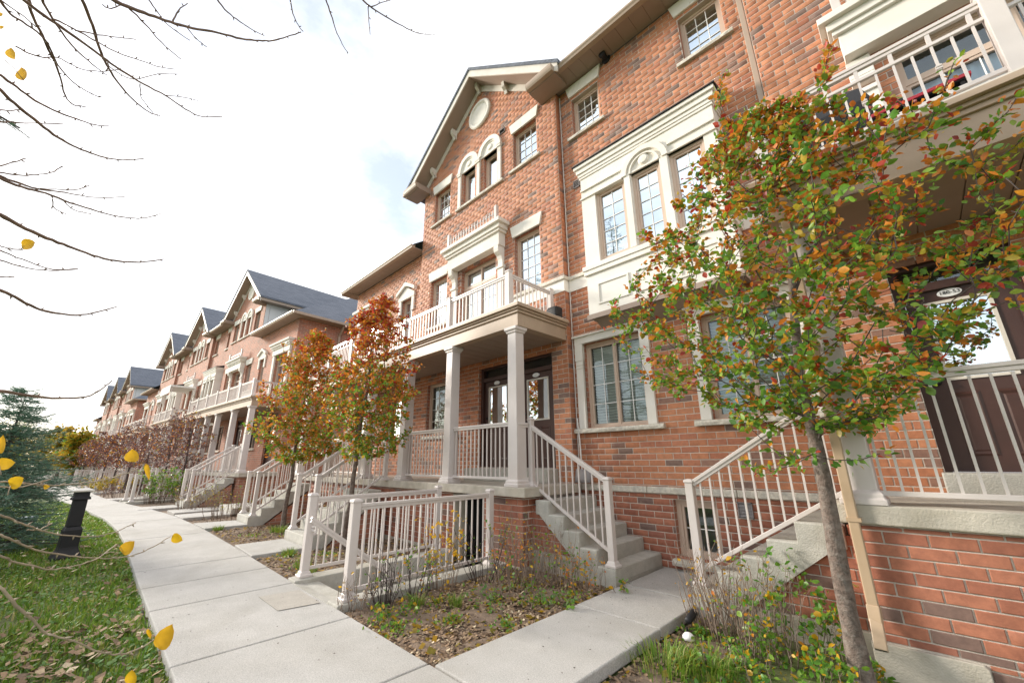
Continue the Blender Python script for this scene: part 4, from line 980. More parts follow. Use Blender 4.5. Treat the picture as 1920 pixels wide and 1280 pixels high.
# right-hand porch: local frame of its house
def right_porch():
    t = thing('porch', 'cream-railed porch at the right edge with double-railed balcony above and tan downpipe', 'porch')
    xl, yf, zs = -.72, 4.68, 1.155
    for (a, b) in ((xl, 1.6), (1.603, 4.0), (4.003, 5.2)): m = MB(); m.box(a, b, yf, 6.12, 1.0, zs); part('slab', m, 'concrete', t, bevel=.012)
    w = MB(); w.add([(-.61, 4.738, -.6), (5, 4.738, -.6), (5, 4.738, 1.0), (-.61, 4.738, 1.0)], [(0, 1, 2, 3)]); w.add([(-.61, 4.738, -.6), (-.61, 5.1, -.6), (-.61, 5.1, 1.0), (-.61, 4.738, 1.0)], [(0, 1, 2, 3)]); part('porch_wall', w, 'mortar', t)
    B = Bricks(t, 'brick_dark', 300); B.face((0, 4.73, 0), 0, -.615, 4.9, .0476*2.8, .99, ()); B.face((0, 4.73, 0), 0, .0, 4.9, -.19, .133, ()); B.face((-.615, 5.02, 0), -math.pi/2, .0, .285, .133, .99, ()); B.done()
    f = MB(); f.prism([(-.63, -.7), (-.63, .125), (-.02, .125), (0, .10), (.0, -.19), (5, -.19), (5, -.7)], 4.70, 4.745, 'y'); part('foundation', f, 'concrete', t, bevel=.006)
    column(t, -.47, 4.83, zs, 3.95, .225)
    railing(t, (-.35, 4.80, zs), (2.2, 4.80, zs), 1.08, .09, gapends=.03, sp=.112)
    # beam, ceiling
    ym = 4.62; zt = 3.95
    m = MB(); m.box(xl, 5, ym, ym+.2, zt, zt+.33); m.box(xl, xl+.17, ym+.2, 6.12, zt, zt+.33); part('beam', m, 'fascia', t, bevel=.004)
    n = 18
    for i in range(n): a = xl+.17+(5.2-xl)*i/n; b = xl+.17+(5.2-xl)*(i+1)/n; m = MB(); m.box(a+.006, b-.006, ym+.2, 6.12, zt+.02, zt+.035); part('ceiling_panel', m, 'ceiling_panel', t)
    m = MB(); m.box(xl, 5, ym+.2, 6.12, zt+.04, zt+.05)
    for (za, zb, o) in ((.33, .38, .03), (.38, .42, .06), (.42, .48, .11)): m.box(xl-o, 5, ym-o, 6.1, zt+za, zt+zb)
    part('deck_moulding', m, 'fascia', t, bevel=.006)
    m = MB(); m.box(xl-.1, 5, ym-.10, 6.1, zt+.48, zt+.50); part('deck', m, 'white_fascia', t)
    zd = zt+.50; yr = ym+.05
    for x in (-.62, 1.17, 3.0): post(t, x, yr, zd, 1.0, .125, base=False)
    for a, b in ((-.56, 1.11), (1.23, 2.94)): railing(t, (a, yr, zd), (b, yr, zd), .88, .13, double=True, collars=True, sp=.125, gapends=.07)
    railing(t, (-.62, yr+.06, zd), (-.62, 6.0, zd), .88, .13, double=True, sp=.125, gapends=.07)
    m = MB(); m.box(.06, 2.4, 5.78, 6.12, zs, 1.385); part('door_step', m, 'concrete_step', t, bevel=.01)
    # downpipe on the column
    m = MB(); x = -.555
    m.bar((x, 4.655, 3.99), (x-.005, 4.655, .34), .075, .055); part('downpipe', m, 'tan_downpipe', t, bevel=.008)
    m = MB(); m.bar((x-.004, 4.652, .40), (x-.006, 4.63, .28), .084, .064); m.bar((x-.006, 4.64, .31), (x-.004, 4.54, .12), .080, .060); part('downpipe_elbow', m, 'tan_downpipe', t, bevel=.006)
    m = MB(); m.bar((x-.004, 4.545, .13), (x-.004, 4.5405, .119), .07, .052); part('downpipe_mouth', m, 'dark', t)
    m = MB(); m.box(x-.05, x+.05, 4.62, 4.69, 2.55, 2.58); m.box(x-.05, x+.05, 4.62, 4.69, 1.02, 1.05); part('pipe_strap', m, 'tan_downpipe', t)
    rebase(t, (-.5, 4.7, 0)); return t
simple('tan_downpipe', (.47, .345, .23), .4, .05, 3., .05, 60., dirt=(.42, .29, .17), dscale=2.5)
right_porch()
# things on the right-hand balcony
g = thing('barbecue', 'black hooded barbecue on a pale stand behind the right-hand balcony railing', 'barbecue', (-.02, 5.35, 4.45))
m = MB(); m.loft([[(-.36, -.24, .62), (.36, -.24, .62), (.36, .24, .62), (-.36, .24, .62)], [(-.38, -.26, .78), (.38, -.26, .78), (.38, .26, .78), (-.38, .26, .78)], [(-.33, -.20, .98), (.33, -.20, .98), (.33, .24, .98), (-.33, .24, .98)], [(-.24, -.08, 1.10), (.24, -.08, 1.10), (.24, .2, 1.10), (-.24, .2, 1.10)]]); part('hood', m, 'black_plastic', g, bevel=.03)
m = MB(); m.box(-.36, .36, -.24, .24, .45, .62); m.box(-.6, -.38, -.2, .2, .6, .63); m.box(.38, .6, -.2, .2, .6, .63); part('firebox', m, 'black_plastic', g)
for sx in (-.32, .32):
    for sy in (-.2, .2): m = MB(); m.tube([(sx, sy, 0), (sx, sy, .46)], .018, 8); part('leg', m, 'black_plastic', g)
m = MB(); m.lathe([(.001, 0), (.13, .0), (.145, .05), (.145, .34), (.10, .42), (.03, .44), (.03, .48)], (-.12, -.02, .02), 18); part('gas_bottle', m, 'muntin_white', g, smooth=True)
g = thing('folding_table', 'dark low table with a red edge behind the right-hand balcony railing', 'table', (.62, 5.15, 4.45))
m = MB(); m.box(-.34, .34, -.26, .26, .36, .40); part('tabletop', m, 'black_plastic', g)
m = MB(); m.box(-.345, .345, -.275, -.26, .375, .405); m.box(-.36, -.345, -.275, .26, .375, .405); m.box(.345, .36, -.275, .26, .375, .405); part('red_edge', m, 'red_trim', g)
m = MB(); m.box(-.33, .33, -.22, .25, .02, .33); part('storage_bin', m, 'black_plastic', g)
for sx in (-.3, .3):
    for sy in (-.23, .23): m = MB(); m.box(sx-.015, sx+.015, sy-.015, sy+.015, 0, .36); part('leg', m, 'black_plastic', g)

# front flights and basement stairwell of block 1
front_stair('front steps with twin handrails left of the young red-topped tree', (-9.22, 3.10, 0), 0, 1.25)
front_stair('narrower front steps left of the orange-leaved tree, at the end of the low house', (-13.30, 3.08, 0), 0, 1.15)
enclosure('railed concrete stairwell to the basement beside the pavement in the foreground', (-5.02, 2.34, 0), 0)

# snow shovel leaning in the corner
sh = thing('snow_shovel', 'snow shovel with grey blade leaning in the corner beside the steps', 'shovel', (-4.40, 6.12, 1.13))
m = MB(); m.tube([(.03, .0, .16), (-.02, .05, .7), (-.09, .10, 1.14)], .013, 8); part('shaft', m, 'conduit', sh)
m = MB(); vs = []
for i in range(7):
    for j in range(4): u = -.17+.34*i/6; vs.append((u+.06, -.045+.02*j-.04*math.cos(u*8), .02+.075*j))
m.add(vs, [(i*4+j, (i+1)*4+j, (i+1)*4+j+1, i*4+j+1) for i in range(6) for j in range(3)]); o = part('blade', m, 'vent_grey', sh, smooth=True); o.modifiers.new('s', 'SOLIDIFY').thickness = .006

# =============================================================== BLOCKS 2 AND 3 down the row
ANG = R(5.0); FX0, FY0 = -19.4, 5.48      # right-front corner of block 2
def F(s, y=0.): return (FX0 - s*math.cos(ANG) - y*math.sin(ANG), FY0 - s*math.sin(ANG) + y*math.cos(ANG), 0)
def copy_tree(o, parent=None, **kw):
    c = o.copy(); SC.collection.objects.link(c)
    if parent is not None: c.parent = parent
    for ch in o.children: copy_tree(ch, c)
    return c
protos = {}
def place(kind, maker, label, s, mir=False, width=0., y=0., group=None):
    """maker builds the first; later ones are copies"""
    if kind not in protos:
        t = maker(label); protos[kind] = t
    else:
        t = copy_tree(protos[kind]); t['label'] = label
    t.location = F(s+(width if mir else 0), y); t.rotation_euler.z = ANG; t.scale = (-1 if mir else 1, 1, 1)
    if group: t['group'] = group
    return t
GH = 'townhouses down the row'
def block(s0, which, nm):
    s = s0
    place('L', lambda l: low_house(l, (0, 0, 0), 0, lod=1, end='right'), f'low hip-roofed brick townhouse at the near end of the {nm}', s, group=GH)
    place('PLG', lambda l: porch(l, (0, 0, 0), 0, -10.4, .12, cols=(-.18, -2.3, -4.6, -6.3, -8.0, -10.1), bal=True, lod=1, bposts=(-10.3, -8.6, -6.9, -5.2, -3.5, -1.9, -.30), double_from=-10.4, mid_rails=((-2.2, -.3), (-10., -8.1))),
          f'white-columned porch and balcony at the near end of the {nm}', s, group='porches down the row')
    place('FS', lambda l: front_stair(l, (0, 0, 0), 0, 1.2, lod=1), f'first front steps of the {nm}, at its near porch', s+1.0, y=-2.85, group='front steps down the row')
    place('EN', lambda l: enclosure(l, (0, 0, 0), 0, lod=1), f'railed basement stairwell at the near end of the {nm}', s+4.3, y=-3.75, group='basement stairwells down the row')
    place('FS', None, f'second front steps of the {nm}, beyond its near stairwell', s+7.2, y=-2.85, group='front steps down the row')
    s += LW
    sd = lambda l: gable_house(l, (0, 0, 0), 0, lod=1, siding_side='right')
    place('GS', sd, f'first gabled townhouse of the {nm}, pale cladding on its flank', s, group=GH); s += GW
    place('W', lambda l: oriel_house(l, (0, 0, 0), 0, lod=1), f'first oriel-windowed townhouse of the {nm}', s, y=.15, group=GH); s += WW
    place('G', lambda l: gable_house(l, (0, 0, 0), 0, lod=1), f'middle gabled townhouse of the {nm}', s, group=GH)
    place('PG', lambda l: porch(l, (0, 0, 0), 0, -5.5, .12, cols=(-.18, -1.9, -3.6, -5.3), bal=True, lod=1, bposts=(-5.4, -3.6, -1.9, -.30), mid_rails=((-2., -.3), (-5.2, -3.7))), f'porch and balcony of the middle gable in the {nm}', s, group='porches down the row')
    place('FS', None, f'third front steps of the {nm}, before its middle gable', s+1.2, y=-2.85, group='front steps down the row')
    place('EN', None, f'railed basement stairwell before the middle gable of the {nm}', s+4.2, y=-3.75, group='basement stairwells down the row')
    s += GW
    place('W', None, f'second oriel-windowed townhouse of the {nm}', s, y=.15, group=GH); s += WW
    place('G', None, f'far gabled townhouse of the {nm}', s, group=GH)
    place('PLG', None, f'white-columned porch and balcony at the far end of the {nm}', s, mir=True, width=10.4, group='porches down the row')
    place('FS', None, f'fourth front steps of the {nm}, before its far gable', s+1.6, y=-2.85, group='front steps down the row')
    place('EN', None, f'railed basement stairwell at the far end of the {nm}', s+5.2, y=-3.75, group='basement stairwells down the row')
    s += GW
    place('L', None, f'low hip-roofed brick townhouse at the far end of the {nm}', s, mir=True, width=LW, group=GH)
    return s+LW
_o = MB()
g = thing('canopy', 'white flat canopy on thin posts standing on a balcony of the second block', 'canopy', F(15.6, -1.0), ANG, None)
_o.box(-1.3, 1.3, -.7, .6, 6.25, 6.36); part('canopy_top', _o, 'siding', g)
m = MB(); m.box(-1.3, 1.3, -.72, -.70, 5.85, 6.3); part('valance', m, 'siding', g)
for sx in (-1.2, 1.2):
    for sy in (-.6, .5): m = MB(); m.box(sx-.02, sx+.02, sy-.02, sy+.02, 4.2, 6.25); part('pole', m, 'railing_paint', g)
e2 = block(0, 2, 'second block down the row')
e3 = block(39.3, 3, 'third block, farthest down the row')
# =============================================================== GROUND
nrng = np.random.default_rng(11)
m = MB()
gx = [-400, -120, -60, -30, -15, -6.262, -5.18, 5, 30, 120, 400]; gy = [-400, -120, -60, -30, -15, -5, 2.22, 5.75, 30, 120, 400]
for i in range(10):
    for j in range(10):
        if gx[i] == -6.262 and gy[j] == 2.22: continue       # the stairwell
        m.add([(gx[i], gy[j], -.12), (gx[i+1], gy[j], -.12), (gx[i+1], gy[j+1], -.12), (gx[i], gy[j+1], -.12)], [(0, 1, 2, 3)])
structure('ground', m, 'lawn_soil')
LE = [(6, .735), (-8, .735), (-10, .74), (-12, .75), (-13.9, .73), (-17.1, .57), (-21.2, .12), (-27, -.62), (-33, -1.25), (-45, -2.35), (-60, -3.7), (-90, -6.4)]
RE = [(6, 2.18), (-8, 2.2), (-10, 2.21), (-12.2, 2.2), (-14.3, 2.15), (-16.8, 2.04), (-20.1, 1.66), (-23.6, 1.14), (-27.1, .68), (-32.6, .22), (-45, -.85), (-60, -2.2), (-90, -4.9)]
def interp(T, x):
    for a, b in zip(T, T[1:]):
        if a[0] >= x >= b[0]: return a[1]+(b[1]-a[1])*(a[0]-x)/(a[0]-b[0])
    return T[-1][1]
sw = MB(); sw.add([(a[0], a[1]-.02, -.11) for a in LE] + [(a[0], a[1]+.02, -.11) for a in reversed(RE)], [tuple(range(len(LE)+len(RE)))])
walk = structure('sidewalk', sw, 'joint_dirt')
def slab_part(parent, poly, z0, z1, mat='sidewalk', nm='slab', bev=.012):
    m = MB(); m.prism(poly, z0, z1, 'z'); return part(nm, m, mat, parent, bevel=bev, seg=2)
js = [5.2, 3.4, 1.6, -.2, -1.9, -3.15, -4.585, -6.35, -7.5, -8.66, -10.4, -12.2, -14.0, -15.8, -17.6, -19.4, -21.2, -23, -24.8, -26.6, -28.4, -30.2, -33, -36, -40, -45, -52, -60, -75, -90]
g_ = .007
for a, b in zip(js, js[1:]):
    k = -.03 if b > -10 else 0          # joints run very slightly askew
    poly = [(a-g_, interp(LE, a)), (a-g_+.0, interp(RE, a)), (b+g_, interp(RE, b)), (b+g_, interp(LE, b))]
    slab_part(walk, poly, -.10+rnd.uniform(0, .002), rnd.uniform(-.002, .002))
fp = MB(); fp.box(-3.05, -2.2, 2.3, 6.1, -.115, -.105); foot = structure('footpath', fp, 'joint_dirt')
for (x0, x1, y0, y1) in ((-3.10, -2.13, 2.215, 4.085), (-3.10, -2.13, 4.097, 5.1), (-3.10, -2.13, 5.112, 6.27)): slab_part(foot, [(x0, y0), (x1, y0), (x1, y1), (x0, y1)], -.10, .0 + .003*(y0 > 3))
fp = MB(); fp.box(-9.8, -8.6, 2.3, 3.1, -.115, -.105); foot2 = structure('footpath', fp, 'sidewalk')
slab_part(foot2, [(-9.88, 2.24), (-8.55, 2.215), (-8.55, 3.10), (-9.88, 3.10)], -.10, .01)
slab_part(foot2, [(-14.1, 2.17), (-12.8, 2.215), (-12.72, 3.08), (-13.9, 3.08)], -.10, .01)
for x in (-16.2, -18.0): slab_part(foot2, [(x-.6, 2.06), (x+.6, 2.12), (x+.6, 4.2), (x-.6, 4.2)], -.10, .01)
m = MB(); m.box(-17.4, -15.6, 3.3, 4.1, -.1, .17); part('slab', m, 'concrete_step', foot2, bevel=.01)
for s in (1.0, 7.2, 14.0, 23.0, 32.0, 40.3, 46.5, 53, 62, 72):
    a, b = F(s-.6, -2.9), F(s+.6, -2.9); a2, b2 = F(s-.6, -4.1), F(s+.6, -4.1); slab_part(foot2, [(p[0], p[1]) for p in (a, b, b2, a2)], -.10, .01)
patch = MB(); patch.prism([(-6.0, 1.70), (-5.93, 2.13), (-5.245, 2.129), (-5.32, 1.715)], .003, .006, 'z'); part('concrete_patch', patch, 'sidewalk_patch', walk)
rmp = MB(); rmp.loft([[(-6.28, 2.17, -.1), (-5.12, 2.17, -.1), (-5.12, 2.17, .004), (-6.28, 2.17, .004)], [(-6.26, 2.30, -.2), (-5.16, 2.30, -.2), (-5.16, 2.30, -.02), (-6.26, 2.30, -.02)]]); part('threshold_slab', rmp, 'concrete_step', walk)
# planting beds
def bed(name, poly, z, label=None):
    m = MB(); m.prism(poly, -.3, z, 'z'); o = structure(name, m, 'soil'); return o
def grid_bed(name, x0, x1, y0, y1, z, amp=.03, seed=1, st=.12, slope=lambda x, y: 0, f=None):
    q = np.random.default_rng(seed); nx, ny = max(2, int((x1-x0)/st)), max(2, int((y1-y0)/st)); V = []; Fc = []
    for i in range(nx+1):
        for j in range(ny+1):
            x = x0+(x1-x0)*i/nx; y = (y0+(y1-y0)*j/ny) if f is None else f(x, j/ny)
            e = min(i, nx-i, j, ny-j); zz = z+slope(x, y)+(amp*(math.sin(x*5.1+seed)*math.sin(y*6.3)+q.uniform(-.6, .6)) if e else -.02)
            V.append((x, y, zz))
    for i in range(nx):
        for j in range(ny): a = i*(ny+1)+j; Fc.append((a, a+ny+1, a+ny+2, a+1))
    me = np_mesh(name, V, Fc, 'soil'); me.polygons.foreach_set('use_smooth', [True]*len(Fc)); o = link(name, me); o['kind'] = 'structure'; return o
grid_bed('planting_bed', -4.86, -3.11, 2.21, 5.04, -.035, .018, 1)
grid_bed('planting_bed', -8.54, -6.56, 2.21, 4.95, -.05, .02, 2)
grid_bed('planting_bed', -12.7, -9.9, 2.23, 4.85, -.05, .02, 3)
rslope = lambda x, y: -.06-.10*min(1, max(0, (x+2.1)/1.2))
grid_bed('planting_bed', -2.12, 5.4, 2.19, 4.96, -.03, .025, 4, slope=rslope)
grid_bed('planting_bed', -52, -14.1, 0, 1, -.06, .02, 5, st=.3, f=lambda x, t: interp(RE, x)+.02+t*(4.6 if x > -18 else 3.6))
def bedz(x, y):
    return (-.03+rslope(x, y)) if x > -2.13 else -.04
# scattered mulch, chips and fallen leaves
def scatter(name, regions, mat, size, kind_label, tilt=.5, lift=.004, shape='quad', asp=(.3, .7)):
    V = []; Fc = []; k = 0
    for (n, fxy) in regions:
        for _ in range(n):
            x, y, z = fxy(); s = size*nrng.uniform(.5, 1.5); a = nrng.uniform(0, 6.283); w = s*nrng.uniform(*asp); p, r_ = nrng.uniform(-tilt, tilt), nrng.uniform(-tilt, tilt)
            c, sn = math.cos(a), math.sin(a); zz = z+lift+abs(p)*s*.3
            pts = [(-s/2, -w/2), (s/2, -w/2), (s/2, w/2), (-s/2, w/2)]
            for u, v in pts: V.append((x+c*u-sn*v, y+sn*u+c*v, zz+u*p+v*r_))
            Fc.append((k, k+1, k+2, k+3)); k += 4
    o = link(name, np_mesh(name, V, Fc, mat)); tag(o, kind_label, name.replace('_', ' '), kind='stuff'); return o
U = nrng.uniform
def rb(x0, x1, y0, y1): return lambda: ((lambda x, y: (x, y, bedz(x, y)))(U(x0, x1), U(y0, y1)))
scatter('mulch', [(9000, rb(-4.84, -3.12, 2.22, 4.95)), (3500, rb(-8.5, -6.6, 2.24, 4.9)), (3500, rb(-12.6, -9.95, 2.28, 4.8)), (7500, rb(-2.1, 1.2, 2.25, 4.9)), (2500, rb(-20, -14.2, 2.2, 4.8))], 'mulch_chip', .034, 'brown wood mulch strewn over the planting beds', tilt=.55)
fl = scatter('fallen_leaves', [(260, rb(-4.8, -3.12, 2.25, 4.9)), (160, rb(-8.5, -6.6, 2.25, 4.8)), (160, rb(-12.6, -9.95, 2.3, 4.8)), (220, rb(-2.1, .8, 2.3, 4.8))], 'leaf_gold', .045, 'fallen yellow leaves scattered over the planting beds', asp=(.6, .9), lift=.015)
# sidewalk debris: few leaf crumbs
scatter('leaf_crumbs', [(150, lambda: (U(-10, -1), U(.78, 2.15), .003)), (60, lambda: (U(-3.05, -2.2), U(2.3, 6.1), .006))], 'bark_dark', .012, 'tiny dark leaf crumbs lying on the pavement', tilt=.1, asp=(.5, .9))

# lawn
def lawn():
    n = 95000; u = nrng.random(n); x = -.6 - 27*u**1.7; yl = np.array([interp(LE, a) for a in x]); wd = 2.2+1.2*(-x)/5
    y = yl+.045-nrng.random(n)**1.25*np.minimum(wd+1.5, 6)
    patch_ = np.sin(x*2.3+1.7*y)*np.cos(y*3.1-.6*x)+nrng.normal(0, .45, n); keep = patch_ > -.75; x, y = x[keep], y[keep]; n = len(x)
    h = nrng.uniform(.025, .075, n)*(1+.4*np.sin(x*1.7)*np.cos(y*2.2)); a = nrng.uniform(0, 6.283, n); w = nrng.uniform(.0022, .0045, n)*(1+(-x)/6); b = nrng.uniform(.2, 1.1, n)*h; a2 = nrng.uniform(0, 6.283, n)
    z0 = np.full(n, -.115); dx, dy = np.cos(a)*w, np.sin(a)*w; ex, ey = np.cos(a2)*b, np.sin(a2)*b
    V = np.empty((n, 5, 3)); V[:, 0] = np.stack([x-dx, y-dy, z0], 1); V[:, 1] = np.stack([x+dx, y+dy, z0], 1)
    V[:, 2] = np.stack([x+dx*.8+ex*.35, y+dy*.8+ey*.35, z0+h*.65+.02], 1); V[:, 3] = np.stack([x-dx*.8+ex*.35, y-dy*.8+ey*.35, z0+h*.65+.02], 1); V[:, 4] = np.stack([x+ex, y+ey, z0+h+.02], 1)
    base = (np.arange(n)*5)[:, None]
    F4 = base+np.array([[0, 1, 2, 3]]); F3 = base+np.array([[3, 2, 4]])
    me = bpy.data.meshes.new('grass'); me.from_pydata(V.reshape(-1, 3).tolist(), [], F4.tolist()+F3.tolist()); me.materials.append(MAT['grass_blade'])
    o = link('grass', me); tag(o, 'short green lawn grass left of the pavement', 'grass', kind='stuff')
    # weeds: round leaves
    n = 11000; u = nrng.random(n); x = -.8-11*u**1.3; yl = np.array([interp(LE, a) for a in x]); y = yl-.01-nrng.random(n)**1.1*(2.4-.12*x)
    k = (np.sin(x*2.9+.5)*np.cos(y*2.1+1)+nrng.normal(0, .5, n)) > -.1; x, y = x[k], y[k]; n = len(x)
    s = nrng.uniform(.009, .022, n); a = nrng.uniform(0, 6.283, n); tl = nrng.uniform(-.7, .7, (n, 2)); z = nrng.uniform(-.085, -.045, n)
    V = np.empty((n, 6, 3))
    for i in range(6):
        t = i*math.pi/3; uu = np.cos(t)*s*(1.35 if i in (0, 3) else 1); vv = np.sin(t)*s*.9
        V[:, i, 0] = x+np.cos(a)*uu-np.sin(a)*vv; V[:, i, 1] = y+np.sin(a)*uu+np.cos(a)*vv; V[:, i, 2] = z+uu*tl[:, 0]+vv*tl[:, 1]
    me = np_mesh('weeds', V.reshape(-1, 3), (np.arange(n)*6)[:, None]+np.arange(6)[None], 'weed_leaf')
    o = link('weeds', me); tag(o, 'small round-leaved weeds and clover mixed through the lawn', 'weeds', kind='stuff')
lawn()
scatter('fallen_leaves', [(900, lambda: (lambda x: (x, interp(LE, x)-U(.0, 1)**1.6*3.2, -.055))(-.8-12*U(0, 1)**1.2)), (900, lambda: (lambda a, r_: (-2.6-a*4+r_*math.cos(9*a)*.3, .45-r_*.9+.25*math.sin(a*17), -.06))(U(0, 1), U(0, 1)))], 'mulch_chip', .045, 'brown and tan fallen leaves lying in the lawn', asp=(.5, .9), tilt=.6)

# =============================================================== TREES
def kd(a, b): return ((a-b)**2).sum(-1)
class Skel:
    """branching grown outwards from a trunk so as to reach points spread through the crown"""
    def __init__(s, trunk, attract, step=.12, seed=1, wob=.012, up=.0):
        q = np.random.default_rng(seed)
        s.P = [np.array(p, float) for p in trunk]; s.par = [-1]+list(range(len(trunk)-1)); s.nt = len(trunk)
        start = s.P[-1]; fork = s.P[max(0, len(trunk)//2)]
        order = np.argsort([np.linalg.norm(a-fork) for a in attract])
        plen = [0.]
        for i in range(1, len(trunk)): plen.append(plen[-1]+np.linalg.norm(s.P[i]-s.P[i-1]))
        zmin = trunk[0][2]+s.minh(trunk)
        s.tips = []
        for ai in order:
            A = attract[ai]; arr = np.array(s.P); d = np.sqrt(kd(arr, A)); dz = A[2]-arr[:, 2]
            cost = d+.22*np.array(plen)+np.where(dz < d*.12, .9*(d*.12-dz), 0)+np.where(np.arange(len(arr)) < s.lowi, 50, 0)
            j = int(cost.argmin()); B = s.P[j]; dist = d[j]
            if dist < .02: continue
            n = max(1, int(dist/step)); side = q.normal(0, wob, (n, 3))
            prev = j
            for k in range(1, n+1):
                t = k/n; p = B*(1-t)+A*t; p = p+np.array([0, 0, -.10*dist*math.sin(math.pi*t)])+side[k-1]*(k < n)
                s.P.append(p); s.par.append(prev); plen.append(plen[prev]+dist/n); prev = len(s.P)-1
            s.tips.append(prev)
        s.P = np.array(s.P); s.n = len(s.P)
    def minh(s, trunk): s.lowi = max(1, int(len(trunk)*.45)); return 0
    def radii(s, tip=.0035, e=2.1, trunk_r=None):
        r = np.zeros(s.n); acc = np.zeros(s.n)
        for i in range(s.n-1, -1, -1):
            r[i] = max(tip, acc[i]**(1/e)); 
            if s.par[i] >= 0: acc[s.par[i]] += r[i]**e
        if trunk_r:
            k = trunk_r[1]/r[s.lowi]; r = np.maximum(tip, r*k) if k < 1 else r
            for i in range(s.nt): t = i/(s.nt-1); r[i] = max(trunk_r[0]*(1-t)+trunk_r[1]*t if i <= s.nt-1 else r[i], r[i] if i > s.lowi and False else 0)
        s.r = r; return r
    def limbs(s):
        lim = [-1]*s.n
        for i in range(s.nt, s.n): lim[i] = i if s.par[i] < s.nt else lim[s.par[i]]
        return lim
    def tubes(s, ids, nside=5):
        """frustum mesh along the chains made of the given nodes"""
        ids = sorted(ids); S = set(ids); kids = {}
        for i in ids: kids.setdefault(s.par[i], []).append(i)
        used = set(); mb = MB()
        for i in ids:
            if i in used: continue
            ch = [s.par[i]] if s.par[i] >= 0 else []; cur = i
            while cur is not None:
                ch.append(cur); used.add(cur); nx = [k for k in kids.get(cur, []) if k not in used]
                cur = max(nx, key=lambda k: s.r[k]) if nx else None
            pts = [s.P[k] for k in ch]; rs = [min(s.r[k], s.r[ch[min(1, len(ch)-1)]]) if a == 0 else s.r[k] for a, k in enumerate(ch)]
            if len(pts) > 1: mb.tube(pts, rs, nside, cap=False)
        return mb
def leaf_variants(k=4, L=1., W=.74, seed=3):
    q = random.Random(seed); out = []
    for _ in range(k):
        f = q.uniform(.08, .35); c = q.uniform(-.25, .15); w = W*q.uniform(.85, 1.15)
        # stalk root, left, right, tip with a folded midrib: 8 vertices
        P = [(0, 0, 0), (.16*L, -w*.30, f*w*.5), (.16*L, w*.30, f*w*.5), (.50*L, -w*.5, f*w+c*.10), (.50*L, 0, c*.12), (.50*L, w*.5, f*w+c*.10), (.82*L, -w*.28, f*w*.5+c*.4), (.82*L, w*.28, f*w*.5+c*.4), (L, 0, c*.6), (.16*L, 0, 0), (.82*L, 0, c*.36)]
        Fc = [(0, 1, 9), (0, 9, 2), (1, 3, 4, 9), (9, 4, 5, 2), (3, 6, 10, 4), (4, 10, 7, 5), (6, 8, 10), (10, 8, 7)]
        out.append((np.array(P), Fc))
    return out
LV = leaf_variants()
def rot_frames(n, q, droop=.35, outward=None):
    """n random leaf frames: x along the leaf, z its normal"""
    a = q.uniform(0, 2*math.pi, n); el = q.normal(-droop, .55, n)
    xd = np.stack([np.cos(a)*np.cos(el), np.sin(a)*np.cos(el), np.sin(el)], 1)
    if outward is not None: xd = xd+outward*.7; xd /= np.linalg.norm(xd, axis=1)[:, None]
    r_ = q.normal(0, 1, (n, 3)); r_[:, 2] += 1.1; zd = r_-xd*(r_*xd).sum(1)[:, None]; zd /= np.linalg.norm(zd, axis=1)[:, None]
    return xd, np.cross(zd, xd), zd
def leaf_mesh(name, pos, size, frames, mats, midx, variants=LV):
    """one mesh of leaves (kept as quads and triangles)"""
    V = []; Fc = []; M_ = []; k = 0; xd, yd, zd = frames
    for i in range(len(pos)):
        P, fs = variants[i % len(variants)]; v = pos[i]+size[i]*(P[:, :1]*xd[i]+P[:, 1:2]*yd[i]+P[:, 2:]*zd[i])
        V.append(v); Fc += [tuple(a+k for a in f) for f in fs]; M_ += [int(midx[i])]*len(fs); k += len(P)
    me = bpy.data.meshes.new(name); me.from_pydata(np.concatenate(V).tolist(), [], Fc)
    for m_ in mats: me.materials.append(MAT[m_])
    me.polygons.foreach_set('material_index', M_); me.polygons.foreach_set('use_smooth', [True]*len(Fc)); me.update(); return me
